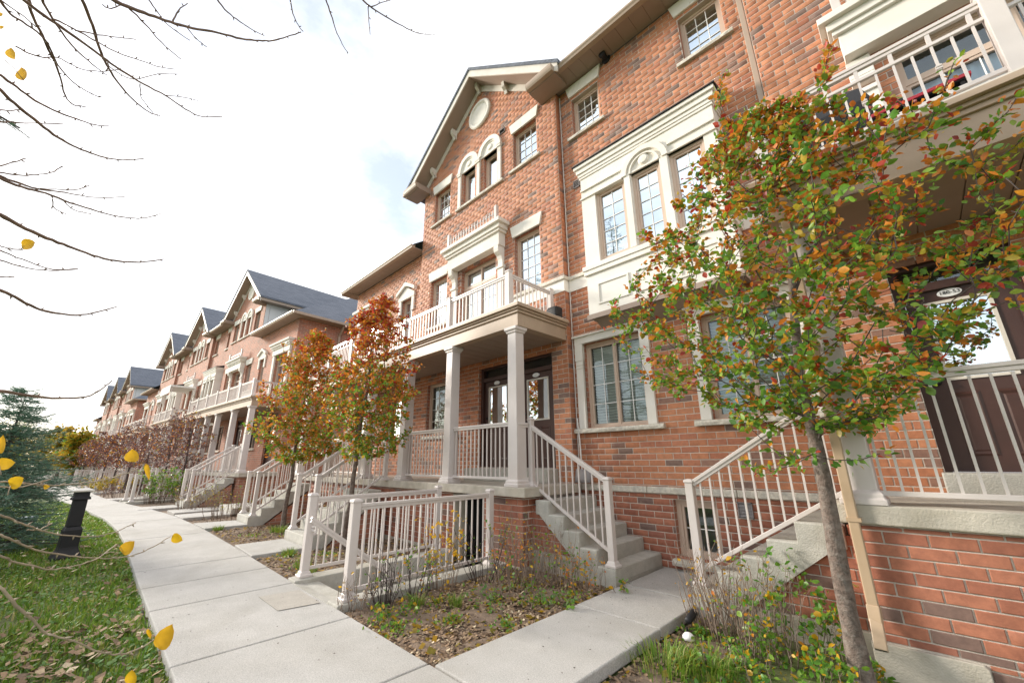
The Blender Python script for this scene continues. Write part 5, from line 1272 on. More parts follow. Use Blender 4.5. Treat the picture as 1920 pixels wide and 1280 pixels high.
def make_tree(name, label, cat, base, trunk, attract, leaf_mats, leaf_w, nleaf, lsize, seed, trunk_r, wcolor=None, group=None, individual=0, twig_mat='bark_dark', bark='bark', cluster=3, nside=6, trunk_z=None):
    q = np.random.default_rng(seed); t = thing(name, label, cat, base, 0, group); b = np.array(base)
    sk = Skel([np.array(p)-b for p in trunk], [np.array(a)-b for a in attract], seed=seed); sk.radii(trunk_r=trunk_r); lim = sk.limbs()
    mb = MB(); rs = list(sk.r[:sk.nt]); rs[0] *= 1.25; pts = list(sk.P[:sk.nt])
    # bark relief: irregular rings
    rings = []; ns = 14
    fine = []
    for i in range(len(pts)-1):
        for k in range(6): t_ = k/6; fine.append((pts[i]*(1-t_)+pts[i+1]*t_, rs[i]*(1-t_)+rs[i+1]*t_))
    fine.append((pts[-1], rs[-1]))
    for p, r_ in fine: rings.append([(p[0]+math.cos(2*math.pi*a/ns)*r_*(1+q.uniform(-.07, .07)), p[1]+math.sin(2*math.pi*a/ns)*r_*(1+q.uniform(-.07, .07)), p[2]) for a in range(ns)])
    mb.loft(rings); part('trunk', mb, bark, t, smooth=True)
    groups = {}
    for i, l in enumerate(lim):
        if l >= 0: groups.setdefault(l, []).append(i)
    small = []
    for l, ids in sorted(groups.items(), key=lambda e: -len(e[1])):
        if len(ids) < 25 and len(groups) > 6: small += ids; continue
        part('branch', sk.tubes(ids, 5), twig_mat, t, smooth=True)
    if small: part('branch', sk.tubes(small, 4), twig_mat, t, smooth=True)
    if nleaf:
        cand = np.array([i for i in range(sk.nt, sk.n) if sk.r[i] < .011]); cl = q.choice(cand, nleaf//cluster)
        pos = []; out = []
        for i in cl:
            d = sk.P[i]-sk.P[sk.par[i]]; d = d/(np.linalg.norm(d)+1e-6)
            for _ in range(cluster): pos.append(sk.P[i]+q.normal(0, lsize*.55, 3)); out.append(d)
        pos = np.array(pos); out = np.array(out)
        if individual:      # the number plaque on the door shows through a gap in the crown
            S_ = [scr(Vector(p)+Vector(base)) for p in pos]; kp = np.array([not (abs(a[0]-1778) < 52 and abs(a[1]-547) < 26) for a in S_]); pos, out = pos[kp], out[kp]
        n = len(pos); size = lsize*q.uniform(.6, 1.25, n); fr = rot_frames(n, q, .3, np.array(out))
        p = leaf_w(pos, q) if callable(leaf_w) else np.tile(leaf_w, (n, 1)); cs = (p/p.sum(1)[:, None]).cumsum(1); mi = (q.random(n)[:, None] > cs).sum(1).clip(0, len(leaf_mats)-1)
        if individual:
            keys = np.array([size_key(Vector(x)+Vector(base)) for x in pos]); o_ = np.argsort(keys); ind = o_[:individual]; rest = o_[individual:]
            vm = {}
            for i in ind:
                v = int(i) % 4; mt = leaf_mats[mi[i]]
                if (v, mt) not in vm:
                    me = bpy.data.meshes.new('leaf'); P, fs = LV[v]; me.from_pydata(P.tolist(), [], fs); me.materials.append(MAT[mt]); me.polygons.foreach_set('use_smooth', [True]*len(fs)); vm[(v, mt)] = me
                o = link('leaf', vm[(v, mt)], t); mm = Matrix((fr[0][i], fr[1][i], fr[2][i])).transposed().to_4x4(); mm.translation = pos[i]; o.matrix_basis = mm @ Matrix.Scale(size[i], 4)
        else: rest = np.arange(n)
        me = leaf_mesh('foliage', pos[rest], size[rest], [f[rest] for f in fr], leaf_mats, mi[rest]); o = link('foliage', me, t); o['kind'] = 'stuff'
    return t, sk
def crown_pts(n, f, seed):
    q = np.random.default_rng(seed); out = []
    while len(out) < n:
        p = f(q)
        if p is not None: out.append(p)
    return out
LM = ['leaf_green', 'leaf_olive', 'leaf_orange', 'leaf_red']
# --- near tree (right foreground): narrow trunk forking at chest height, wide vase-shaped crown
NB = (-.66, 4.20, -.12)
ntrunk = [(-.66, 4.20, -.14), (-.665, 4.20, .3), (-.655, 4.19, .8), (-.635, 4.18, 1.25), (-.63, 4.17, 1.62), (-.63, 4.15, 1.85), (-.64, 4.12, 2.15), (-.60, 4.10, 2.5), (-.56, 4.1, 2.9), (-.50, 4.08, 3.3)]
def nearf(q):
    z = q.uniform(1.72, 4.85)
    if z < 3.1: Rx = .55+1.35*((z-1.6)/1.5)**.6
    else: Rx = 1.95*(max(.02, 1-((z-3.1)/1.85)))**.72
    a = q.uniform(0, 6.283); r = math.sqrt(q.random()); x = math.cos(a)*r*Rx; y = math.sin(a)*r*Rx*.72
    cx = -.55
    if z < 1.75+(1.25 if x > 0 else .62)*max(0, abs(x)-.40): return None
    if z > 4.2 and q.random() < .15: return None
    # ragged outline: lobes
    if r > .8 and (math.sin(a*3+z*2.1)+math.sin(a*5-z*3.3)) < -.1: return None
    # upper crown leans: a clear gap between leaders
    return np.array((cx+x, 4.10+y*.9-.0, z))
at = crown_pts(900, nearf, 5)
# leaders reaching the highest points seen in the photograph
for (px, py_) in ((1555, 92), (1550, 112), (1548, 130), (1540, 160), (1535, 190), (1565, 200), (1520, 230), (1355, 140), (1352, 165), (1350, 190), (1362, 225), (1345, 260), (1330, 300), (1785, 135), (1775, 150), (1755, 200), (1740, 240), (1890, 210), (1850, 250), (1820, 280), (1788, 118), (1770, 170), (1905, 185), (1870, 225), (1155, 570), (1190, 590), (1230, 600), (1165, 640), (1200, 660), (1250, 640), (1235, 480), (1270, 430), (1230, 720), (1270, 740), (1890, 480), (1850, 540), (1800, 590), (1900, 560), (1700, 760), (1650, 850), (1400, 870), (1440, 880), (1480, 860)):
    p = on_y(px, py_, 4.15+rnd.uniform(-.35, .25)); at.append(np.array(p))
def nearw(pos, q):
    z = pos[:, 2]+NB[2]; out = np.abs(pos[:, 0])/1.8; n = len(z)
    k = np.sin(pos[:, 0]*3.1+1)*np.sin(pos[:, 2]*2.7)*.5+.5
    g = 1.25-.16*(z-1.8)+q.normal(0, .1, n); o = .24+.17*(z-1.8)+.25*k*out; r_ = .05+.06*(z-1.8)+.06*out
    return np.clip(np.stack([g+.2, np.full(n, .28), o+.08, r_+.02], 1), .02, 9)
make_tree('young_pear_tree', 'young tree in front of the right-hand porch, green leaves turning orange, largest in view', 'tree', NB, ntrunk, at, LM, nearw, 15500, .058, 21, (.068, .026), individual=300, cluster=4)
# --- two orange-leaved trees mid-left
def ovalf(cx, cy, z0, z1, rx, ry, skew=0., px=1.0):
    def f(q):
        z = q.uniform(z0, z1); t = (z-z0)/(z1-z0); w = math.sin(math.pi*min(1, (t*.86+.10)))**.8*(1-.35*t*px)
        a = q.uniform(0, 6.283); r = math.sqrt(q.random())
        if r > .62 and (math.sin(a*3+z*3)+math.sin(a*5-z*2)+math.sin(z*7+a)) < .25: return None
        if q.random() < .12: r *= 1.3; z += q.uniform(0, .25)
        return np.array((cx+math.cos(a)*r*rx*w+skew*t, cy+math.sin(a)*r*ry*w, z))
    return f
def twigs(base, top, bend=.06, n=9, seed=0):
    q = random.Random(seed); return [(base[0]+(top[0]-base[0])*i/n+q.uniform(-bend, bend)*(i > 0)*.5, base[1]+(top[1]-base[1])*i/n+q.uniform(-bend, bend)*(i > 0)*.5, base[2]+(top[2]-base[2])*i/n) for i in range(n+1)]
def redtop(z0, z1):
    def f(pos, q):
        t = np.clip((pos[:, 2]-z0)/(z1-z0), 0, 1); n = len(t)
        return np.clip(np.stack([1.25-1.5*t+q.normal(0, .15, n), .45-.3*t, .40+.85*t, .06+1.1*t**2.0], 1), .01, 9)
    return f
make_tree('young_pear_tree', 'young tree with a red-tipped top standing behind the basement stairwell railing', 'tree', (-8.15, 3.63, -.06), twigs((-8.15, 3.63, -.08), (-7.62, 3.58, 3.8), seed=2), crown_pts(560, ovalf(-7.45, 3.6, 1.6, 4.8, 1.35, 1.05), 8),
          LM, redtop(1.7, 4.6), 10500, .066, 31, (.055, .02), cluster=3)
make_tree('young_pear_tree', 'round orange and green tree in the bed between the two front flights', 'tree', (-11.6, 3.6, -.06), twigs((-11.6, 3.6, -.08), (-11.35, 3.6, 3.7), seed=4), crown_pts(600, ovalf(-11.1, 3.6, 1.55, 4.85, 1.7, 1.35, px=.8), 9),
          LM, lambda pos, q: np.clip(np.stack([.95-.24*(pos[:, 2]-1.5)+q.normal(0, .12, len(pos)), np.full(len(pos), .45), .48+.34*(pos[:, 2]-1.5), .06+.11*(pos[:, 2]-1.5)], 1), .01, 9), 12500, .074, 33, (.055, .02), cluster=3)
# --- nearly bare purple-brown trees further along
bare = [(-23.9, 2.92), (-26.6, 2.55), (-29.6, 2.0), (-33, 1.5), (-37, 1.1), (-42, .6), (-48., .1), (-56., -.6), (-66, -1.4)]
for i, (x, y) in enumerate(bare):
    h = 3.75+.3*math.sin(i*2.3)
    lab = ['first', 'second', 'third', 'fourth', 'fifth', 'sixth', 'seventh', 'eighth', 'ninth'][i]
    make_tree('bare_street_tree', f'sparse purple-brown street tree, {lab} of those beyond the round orange tree', 'tree', (x, y, -.08), twigs((x, y, -.08), (x+.1, y, 2.9), seed=40+i), crown_pts(330 if i < 4 else 150, ovalf(x, y, 1.3, h, 1.6+.2*(i % 3), 1.4), 50+i),
              ['leaf_purple', 'leaf_orange', 'leaf_olive'], (1., .16, .05), 2600 if i < 4 else 2200, .07+.03*(i > 3), 60+i, (.06, .022), group='bare street trees along the row', cluster=3, nside=4, bark='bark_dark')

# --- spruces
def spruce(name, label, base, H_, Rb, seed, dens=1., group=None, detail=1., needles=True, z0=.25):
    q = np.random.default_rng(seed); t = thing(name, label, 'tree', base, 0, group)
    m = MB(); m.tube([(0, 0, -.1), (0.02, 0, H_*.5), (0, .02, H_*.97)], [.035*H_**.7, .018*H_**.7, .004], 8); part('trunk', m, 'bark_dark', t, smooth=True)
    br = MB(); V = []; Fc = []; k = 0; seg = []
    z = z0
    while z < H_*.985:
        f = 1-(z-z0*.5)/H_; nb = int(7*dens)+1
        for _ in range(nb):
            a = q.uniform(0, 6.283); Ln = Rb*f**.8*q.uniform(.6, 1.12)+.10; pts = []; up_ = q.uniform(-.12, .5)*(1-.4*f)
            for s_ in range(7):
                u = s_/6; pts.append(np.array([math.cos(a)*Ln*u, math.sin(a)*Ln*u, z+Ln*(up_*u-.34*u*u*(.35+f)+.24*u**4)]))
            br.tube(pts, [.012*Ln+.003, *[.009*Ln*(1-s_/7)+.0015 for s_ in range(1, 7)]], 4, cap=False)
            seg.append((pts, 1.))
            for s_ in range(1, 6):
                for sd in (-1, 1, q.choice((-1, 1))):
                    L2 = Ln*(1-s_/6.6)*q.uniform(.3, .6)+.06; b = a+sd*q.uniform(.5, 1.2); P0 = pts[s_]; vz = q.normal(-.12, .32)
                    p2 = [P0+np.array([math.cos(b)*L2*v, math.sin(b)*L2*v, vz*L2*v]) for v in (0, .5, 1)]; seg.append((p2, .8))
                    if L2 > .22:
                        for v in (.3, .55, .8):
                            L3 = L2*q.uniform(.3, .5); b3 = b+q.choice((-1, 1))*q.uniform(.5, 1.1); Q = P0+(p2[2]-P0)*v; seg.append(([Q, Q+np.array([math.cos(b3)*L3, math.sin(b3)*L3, q.normal(-.05, .3)*L3])], .7))
        z += q.uniform(.10, .17)*(.6+.5*H_/4)/dens**.3
    part('branch', br, 'bark_dark', t)
    dn = 95*detail
    for pts, w in seg:
        for A, B_ in zip(pts, pts[1:]):
            Ls = np.linalg.norm(B_-A); n = max(1, int(Ls*dn)); d = (B_-A)/(Ls+1e-9)
            for _ in range(n):
                u = q.random(); P0 = A+(B_-A)*u; r_ = q.normal(0, 1, 3); r_ -= d*(r_@d); r_ /= np.linalg.norm(r_)+1e-9; r_[2] = abs(r_[2])*.8+r_[2]*.2
                e = (d*.75+r_*.75); ln = .036*q.uniform(.7, 1.3)/detail**.5; sdv = np.cross(d, r_)*.0045/detail**.6
                V += [P0-sdv, P0+sdv, P0+e*ln]; Fc.append((k, k+1, k+2)); k += 3
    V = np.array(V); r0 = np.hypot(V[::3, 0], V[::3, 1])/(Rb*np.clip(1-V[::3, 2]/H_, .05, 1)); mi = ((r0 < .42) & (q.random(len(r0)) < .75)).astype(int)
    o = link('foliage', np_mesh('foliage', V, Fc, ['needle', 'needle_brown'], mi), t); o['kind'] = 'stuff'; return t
spruce('blue_spruce', 'blue-green spruce at the left edge beside the bollard light, its boughs over the lawn', (-13.6, -1.35, -.1), 3.25, 1.75, 5, 1.35, detail=1.1, z0=.1)
spruce('blue_spruce', 'blue-green spruce in the near left corner behind the yellow leaves', (-10.4, -2.05, -.1), 2.55, 1.75, 6, 1.3, detail=1.0, z0=.1)
# trees across the lawn whose reflections stand in the windows, partly seen as boughs at the left edge
p0 = spruce('tall_spruce', 'tall dark spruce on the lawn whose top is mirrored in the oriel window', (-12.5, -10.5, -.1), 18.5, 3.8, 7, .5, detail=.28, group='tall spruces across the lawn')
for i, (x, y, s_, r_) in enumerate(((-4.5, -14., .9, 1.), (5.0, -10, .6, 2.2), (-20.5, -11.8, .95, 4.), (12, -12, 1.0, 3.))):
    c = copy_tree(p0); c.location = (x, y, -.1); c.rotation_euler.z = r_; c.scale = (s_, s_, s_)
    c['label'] = ['tall dark spruce across the lawn behind the camera, taller of the middle pair', 'shorter dark spruce across the lawn to the right', 'tall dark spruce across the lawn, leftmost', 'tallest dark spruce across the lawn, farthest right'][i]
# far trees closing the street, glowing in the low sun
for i, (x, y, h, r_) in enumerate(((-62, -5.6, 4.4, 2.0), (-78, -7.6, 5.6, 2.4), (-96, -5.5, 6.5, 3.), (-104, -9.5, 8.5, 4), (-112, -14, 9.5, 4.5), (-100, -17, 8.5, 4.5), (-46, -5.2, 3.0, 1.6), (-60, -1.3, 4.6, 2.0), (-74, -2.9, 5.6, 2.4), (-90, -4.6, 6.6, 2.8))):
    make_tree('background_tree', ['low golden tree at the far end of the lawn beside the pavement', 'golden leafy tree behind the low golden one', 'yellow-green tree at the far end of the street', 'far tree beside the last townhouse', 'tallest far tree closing the street', 'broad far tree at the left end of the skyline', 'yellow-green tree half hidden by the spruce', 'golden tree among the purple-brown ones near the far end of the pavement', 'second golden tree, just past the first along the far row', 'third golden tree, closing the row of street trees'][i], 'tree', (x, y, -.1), twigs((x, y, -.1), (x, y, h*.7), bend=.2, seed=80+i),
              crown_pts(150, ovalf(x, y, h*.22, h, r_, r_), 90+i), ['leaf_gold', 'leaf_olive', 'leaf_green'], (1., .7, .35), 3600, .17+.02*i, 100+i, (.16, .06), cluster=6, nside=4)

# low greenery creeping over the beds
def groundcover(name, n, fxy, mat, size, label):
    P = np.array([fxy() for _ in range(n)]); P[:, 2] += U(.005, .05, n); sz = size*U(.6, 1.3, n)
    me = leaf_mesh('groundcover', P, sz, rot_frames(n, nrng, -.25), [mat, 'leaf_olive', 'leaf_gold'], nrng.choice(3, n, p=(.72, .18, .10))); o = link('groundcover', me); tag(o, label, 'ground cover', kind='stuff')
def clumps(cs):
    def f():
        c = cs[int(U(0, len(cs)))]; r_ = c[2]*abs(nrng.normal(0, .55)); a = U(0, 6.283); x, y = c[0]+r_*math.cos(a), c[1]+r_*math.sin(a); return (x, y, bedz(x, y))
    return f
groundcover('groundcover', 1500, clumps([(-4.4, 2.5, .3), (-4.35, 3.1, .25), (-3.9, 3.6, .45), (-3.5, 3.9, .35), (-3.4, 4.4, .3), (-4.1, 4.3, .35), (-3.8, 2.9, .2), (-4.0, 2.4, .25), (-3.3, 3.2, .2), (-7.3, 2.6, .3), (-7.8, 3.2, .4), (-8.2, 2.7, .25), (-11.0, 2.8, .5), (-10.4, 3.4, .4)]), 'leaf_green', .032, 'low green weeds creeping between the dry stems of the left beds')
groundcover('groundcover', 1900, clumps([(-1.8, 3.9, .3), (-1.5, 4.1, .35), (-1.2, 3.8, .4), (-1.0, 4.1, .45), (-.9, 3.6, .4), (-1.4, 3.4, .4), (-.5, 3.8, .35), (-1.9, 4.5, .2)]), 'weed_bright', .036, 'low bright green weeds covering the right-hand bed below the steps')
# =============================================================== OVERHANGING TREE (poplar) close to the camera
pt = thing('poplar_tree', 'nearly bare tree overhanging from the left, its twigs holding a few yellow leaves', 'tree', (-2.0, -1.6, -.1))
PB = Vector((-2.0, -1.6, -.1)); S6 = 3.048
def trk(pts, sc, ox, oy): return [(ox+x/sc, oy+y/sc) for x, y in pts]
A6 = lambda *p: trk(p, S6, 0, 0)
C7 = lambda *p: trk(p, S6, 0, 380)
C5 = lambda *p: trk(p, S6, 0, 860)
C8 = lambda *p: trk(p, 3.84, 500, 0)
# (traced course of a bough, distance at its start, at its tip, thickness at start)
BO = [
 (A6((130,0),(260,95),(400,190),(575,320),(690,400),(820,480),(950,550),(1060,625),(1150,665),(1270,668)), 2.0, 2.7, .0075),
 (A6((240,0),(300,110),(400,250),(500,345),(610,430)), 2.0, 2.3, .0055),
 (A6((470,0),(530,150),(580,310),(620,390),(680,480),(760,570),(850,640),(915,663)), 2.2, 2.6, .0075),
 (A6((640,0),(760,50),(880,95),(1000,135),(1100,160),(1250,190),(1380,222),(1480,233),(1560,232),(1640,210),(1720,185)), 2.0, 2.5, .0085),
 (A6((740,50),(830,140),(920,240),(1035,340)), 2.05, 2.3, .0045),
 (A6((0,430),(100,500),(200,575),(330,640),(460,690),(560,717),(620,718)), 1.8, 2.2, .0055),
 (A6((0,512),(80,590),(220,705),(330,785),(420,835),(490,865),(600,900),(700,915),(820,908)), 1.8, 2.3, .0070),
 (A6((0,1005),(60,1030),(180,1070),(290,1090),(400,1105),(540,1130),(712,1125)), 1.9, 2.4, .0055),
 (A6((0,1020),(130,1070),(260,1105),(400,1160),(520,1195),(620,1225),(740,1245),(830,1245),(918,1222)), 1.9, 2.5, .0060),
 (C7((0,70),(150,150),(300,215),(420,260),(560,310),(680,335),(800,340),(935,323)), 1.7, 2.2, .0085),
 (C7((0,500),(90,540),(200,600),(330,633),(470,640),(570,620),(665,595)), 1.7, 2.1, .0070),
 (C7((0,1075),(130,1095),(300,1115),(460,1112),(560,1080),(640,1015)), 1.7, 2.0, .0070),
 (A6((165,0),(180,80),(240,200),(290,310),(320,370),(350,470),(375,550),(420,600),(490,608)), 2.1, 2.4, .0065),
 (A6((0,5),(60,80),(150,140),(260,230),(330,370),(420,470),(510,530),(570,557)), 2.0, 2.4, .0050),
 (A6((90,265),(160,305),(250,330),(330,330),(420,375),(480,400),(600,410),(690,392)), 2.15, 2.5, .0035),
 (A6((310,110),(450,180),(570,250),(680,305),(800,345),(900,380),(1000,397)), 2.15, 2.5, .0040),
 (A6((430,175),(560,200),(680,215),(775,227)), 2.2, 2.4, .0035),
 (A6((850,0),(900,70),(960,145),(1085,232)), 2.2, 2.4, .0035),
 (A6((1240,0),(1300,70),(1370,125),(1450,175),(1510,205)), 2.2, 2.4, .0045),
 (C8((170,0),(190,100),(225,180),(262,228)), 2.2, 2.35, .0040),
 (C8((425,0),(465,110),(495,215),(545,320),(585,380)), 2.3, 2.5, .0045),
 (C8((690,0),(740,45),(830,105),(950,175),(1060,230),(1120,245),(1210,250)), 2.3, 2.6, .0050),
 (C8((730,45),(735,150),(745,250)), 2.35, 2.5, .0035), (C8((755,52),(830,20),(890,5)), 2.35, 2.5, .0035),
 (A6((0,630),(60,632),(130,628)), 1.9, 2.0, .003), (A6((0,695),(140,703),(360,710)), 1.9, 2.1, .0035),
 (A6((0,950),(80,925),(147,905)), 1.9, 2.0, .003), (A6((0,985),(100,1003),(200,1000),(290,985),(352,952)), 1.9, 2.1, .0035),
 (A6((0,0),(130,90),(205,155)), 2.0, 2.1, .003), (A6((585,28),(630,50),(690,30)), 2.05, 2.1, .003), (A6((985,130),(1020,60),(1072,20)), 2.15, 2.25, .0045),
 (A6((610,340),(640,395),(760,452),(900,425),(1020,425)), 2.3, 2.5, .003), (A6((800,480),(810,560),(875,645)), 2.4, 2.5, .003), (A6((1070,160),(1120,220),(1180,268)), 2.2, 2.3, .003),
 (A6((300,1140),(310,1190),(375,1222)), 2.1, 2.2, .0028), (A6((360,1145),(420,1200),(520,1222)), 2.1, 2.2, .0028), (C7((0,245),(60,262),(130,268)), 1.75, 1.8, .0028),
 (C7((0,272),(130,325),(300,380),(445,378)), 1.8, 2.0, .0030), (C7((0,330),(160,375),(330,388),(440,380)), 1.8, 2.0, .0030), (C7((0,422),(80,425)), 1.7, 1.75, .003),
 (A6((935,545),(1040,555),(1130,575)), 2.4, 2.5, .0028), (A6((230,1080),(420,1085),(510,1062)), 2.0, 2.1, .0028),
 (C5((0,320),(100,360),(210,400),(330,432),(450,442),(560,440),(660,415),(775,363)), 1.5, 1.9, .0055),
 (C5((0,435),(100,480),(200,515),(330,545),(460,560),(600,568),(740,555),(850,515),(965,448)), 1.5, 1.9, .0058),
 (C5((0,555),(100,590),(260,628),(380,620),(480,595),(570,560),(665,487)), 1.4, 1.7, .0050),
 (C5((0,725),(90,835),(180,920),(270,995),(400,1030),(490,1070),(600,1110),(700,1112),(790,1085),(880,1030)), 1.15, 1.4, .0055),
 (C5((0,130),(150,140),(300,150),(450,140),(600,118),(700,90),(790,52)), 1.5, 1.9, .0048), (C5((0,160),(130,160),(290,115)), 1.5, 1.6, .0025), (C5((150,405),(230,400),(298,368)), 1.6, 1.65, .0025),
]
qb = random.Random(5)
for k, (tr, d0, d1, r0) in enumerate(BO):
    n = len(tr); P = [unproj(x, y, d0+(d1-d0)*i/(n-1)) for i, (x, y) in enumerate(tr)]
    low = tr[0][1] > 850
    # refine
    pts = []; 
    for i in range(n-1):
        for s in range(4):
            t = s/4; a, b = P[max(0, i-1)], P[i]; c, d = P[i+1], P[min(n-1, i+2)]
            pts.append(.5*((2*b)+(c-a)*t+(2*a-5*b+4*c-d)*t*t+(-a+3*b-3*c+d)*t**3) + Vector([qb.uniform(-.0012, .0012) for _ in range(3)]))
    pts.append(P[-1])
    edge = tr[0][0] < 2 or tr[0][1] < 2
    m = MB(); rs = [max(.0015, r0*(.42 if low else .66)*(1-.62*i/(len(pts)-1)))*qb.uniform(.92, 1.12) for i in range(len(pts))]
    # buds
    for i in range(3, len(pts)-1, 3):
        a = pts[i]; dv = (pts[i+1]-pts[i-1]).normalized(); s = dv.orthogonal().normalized(); s.rotate(Matrix.Rotation(qb.uniform(0, 6.28), 3, dv)); e = a+(dv*.6+s*.8)*.013
        m.tube([a, a+(e-a)*.45, e], [.0012, .0021, .0004], 5)
    if edge:      # carry on out of the frame to the trunk
        out = (P[0]-P[1]).normalized(); T = Vector((-2.0, -1.6, min(4.6, max(1.3, P[0].z+.25+.5*(tr[0][1] < 2)))))
        if tr[0][1] < 2: K = P[0]+out*.25+UP*.25; T = Vector((-2.0, -1.6, 4.6))
        else: K = P[0]+out*.15-RT*.12
        pts = [T, T.lerp(K, .5)-RT*.05, K]+pts; rs = [r0*2.4, r0*1.4, rs[0]]+rs
    m.tube([p for p in pts], rs, 7); m.v = [tuple(Vector(v)-PB) for v in m.v]
    part('branch', m, 'twig_pale' if low else 'twig', pt, smooth=True)
m = MB(); m.tube([(0, 0, 0), (.03, .02, 1.5), (-.02, 0, 3.2), (.0, 0, 4.8), (.05, -.1, 6.5)], [.13, .11, .09, .06, .02], 14); part('trunk', m, 'bark', pt, smooth=True)
# yellow leaves with stalks: (pixel, distance, length in px, tilt, curl, hang point)
def poplar_leaf(px, py, d, wpx, hpx, ang, curl, stalk=None, fold=.3):
    c = unproj(px, py, d); k = d/ (ray(px, py).length*750)*ray(px, py).length
    kk = d/ray(px, py).length/750; s = wpx*kk*.88; h = hpx*kk*.88
    ca, sa = math.cos(ang), math.sin(ang); ax = RT*ca+UP*sa; ay = -RT*sa+UP*ca; az = -FW
    prof = [(-.5, 0), (-.47, .22), (-.36, .42), (-.16, .5), (.08, .44), (.30, .26), (.5, 0)]
    nseg = 6; V = []; Fc = []
    for i, (u, w) in enumerate(prof):
        wob = .05*math.sin(i*2.4+px)
        for j, v in enumerate((-1, -.5, 0, .5, 1)):
            jj = w*v+(wob*.3 if abs(v) == 1 else 0)
            z = fold*abs(v)*w*.8 + curl*(u*u)*1.2 + .03*math.sin(7*u+3*v)
            V.append(c + ax*(u*s) + ay*(jj*h) + az*(z*min(s, h)) - PB)
    for i in range(nseg):
        for j in range(4): Fc.append((i*5+j, (i+1)*5+j, (i+1)*5+j+1, i*5+j+1))
    me = bpy.data.meshes.new('leaf'); me.from_pydata([tuple(v) for v in V], [], Fc); me.materials.append(MAT['leaf_yellow']); me.polygons.foreach_set('use_smooth', [True]*len(Fc)); me.update()
    o = link('leaf', me, pt)
    if stalk:
        sx, sy, sdp = stalk; a = c-ax*(s*.48); b = unproj(sx, sy, sdp); m = MB(); mid = a.lerp(b, .5)+UP*.004; m.tube([a-PB, mid-PB, b-PB], [.0010, .0009, .0011], 5); part('leaf_stalk', m, 'twig_pale', o, smooth=True)
    return o
for a in ((23, 103, 1.9, 26, 20, -1.0, .2, None), (43, 139, 1.9, 28, 26, 1.7, .1, (8, 112, 1.9)), (57, 458, 1.75, 30, 24, .2, .5, (40, 468, 1.76)), (250, 853, 1.85, 28, 32, 1.55, .2, (250, 876, 1.87)), (278, 884, 1.85, 36, 12, -1.4, .4, (262, 874, 1.87)),
          (334, 1008, 1.9, 24, 22, -.4, .3, (318, 1007, 1.9)), (242, 1024, 1.65, 36, 26, .75, .2, (222, 1023, 1.66)), (313, 1190, 1.3, 60, 36, 1.05, .3, (290, 1198, 1.35)), (248, 1267, 1.3, 30, 26, 1.5, .1, (225, 1275, 1.35)), (14, 868, 1.5, 38, 26, .1, .2, (2, 890, 1.5)),
          (34, 902, 1.5, 34, 26, .5, .3, (14, 928, 1.5)), (4, 832, 1.5, 40, 22, 1.4, .1, None), (88, 912, 1.6, 14, 10, .1, .1, (70, 912, 1.6)), (281, 1187, 1.32, 22, 10, -1.3, .5, (284, 1200, 1.35)), (2, 28, 1.9, 10, 10, .3, .1, None), (4, 52, 1.9, 10, 8, .3, .1, None)):
    poplar_leaf(*a)

# spruce bough poking in at the left edge
sb = thing('spruce_bough_tree', 'dark green spruce whose bough tip shows at the upper left edge', 'tree', (-5.6, -3.2, -.1))
m = MB(); SBB = Vector((-5.6, -3.2, -.1)); A = Vector((-5.6, -3.2, 5.2)); tip = unproj(36, 240, 5.0); m.tube([(0, 0, 0), (0, 0, 4), (0, 0, 7.5)], [.16, .1, .02], 8); part('trunk', m, 'bark_dark', sb)
m = MB(); seg = [A, A.lerp(tip, .5)+Vector((0, 0, .12)), tip]; m.tube([p-SBB for p in seg], [.03, .018, .006], 6)
q = np.random.default_rng(3); V = []; Fc = []; k = 0
subs = []
for i in range(26):
    u = .45+.55*i/26; P0 = seg[1].lerp(seg[2], (u-.5)*2) if u > .5 else seg[0].lerp(seg[1], u*2); L2 = .34*(1.15-u)+.10; d = (tip-A).normalized(); s = d.cross(Vector((0, 0, 1)))*(1 if i % 2 else -1); subs.append((P0, P0+(d*.8+s*.7+Vector((0, 0, -.1))).normalized()*L2))
subs.append((seg[1], seg[2]))
for P0, P1 in subs:
    m.tube([P0-SBB, P1-SBB], [.006, .002], 4); d = (P1-P0).normalized()
    for _ in range(int((P1-P0).length*420)):
        r_ = Vector(q.normal(0, 1, 3)); r_ -= d*r_.dot(d); r_.normalize(); Q = P0.lerp(P1, q.random()); e = (d*.6+r_*.8)*.026; sd_ = d.cross(r_)*.0016
        V += [tuple(Q-sd_-SBB), tuple(Q+sd_-SBB), tuple(Q+e-SBB)]; Fc.append((k, k+1, k+2)); k += 3
part('branch', m, 'bark_dark', sb); o = link('foliage', np_mesh('foliage', V, Fc, 'needle'), sb); o['kind'] = 'stuff'

# =============================================================== BOLLARD LIGHT
b = thing('bollard_light', 'black bollard light with a pale cap standing in the lawn beside the spruce', 'bollard', (-11.45, -.05, -.1)); b.rotation_euler.z = R(8); b.scale = (.84, .84, 1)
def sq(k, z, x=0): return [(x-k, -k, z), (x+k, -k, z), (x+k, k, z), (x-k, k, z)]
m = MB(); m.loft([sq(.22, 0), sq(.22, .04), sq(.16, .16), sq(.15, .20), sq(.15, .48), sq(.12, .54)]); part('plinth', m, 'black_plastic', b, bevel=.015)
m = MB(); m.loft([sq(.115, .54), sq(.11, 1.0)]); part('post', m, 'black_plastic', b, bevel=.012)
m = MB(); m.loft([sq(.15, 1.0), sq(.15, 1.03), sq(.12, 1.06), sq(.12, 1.14)]); part('lamp_head', m, 'black_plastic', b, bevel=.01)
m = MB(); m.loft([sq(.17, 1.14), sq(.175, 1.17), sq(.08, 1.20)]); part('cap', m, 'stucco', b, bevel=.01)
b = thing('utility_box', 'small blue-grey utility box in the lawn behind the bollard light', 'utility box', (-16., -.9, -.1))
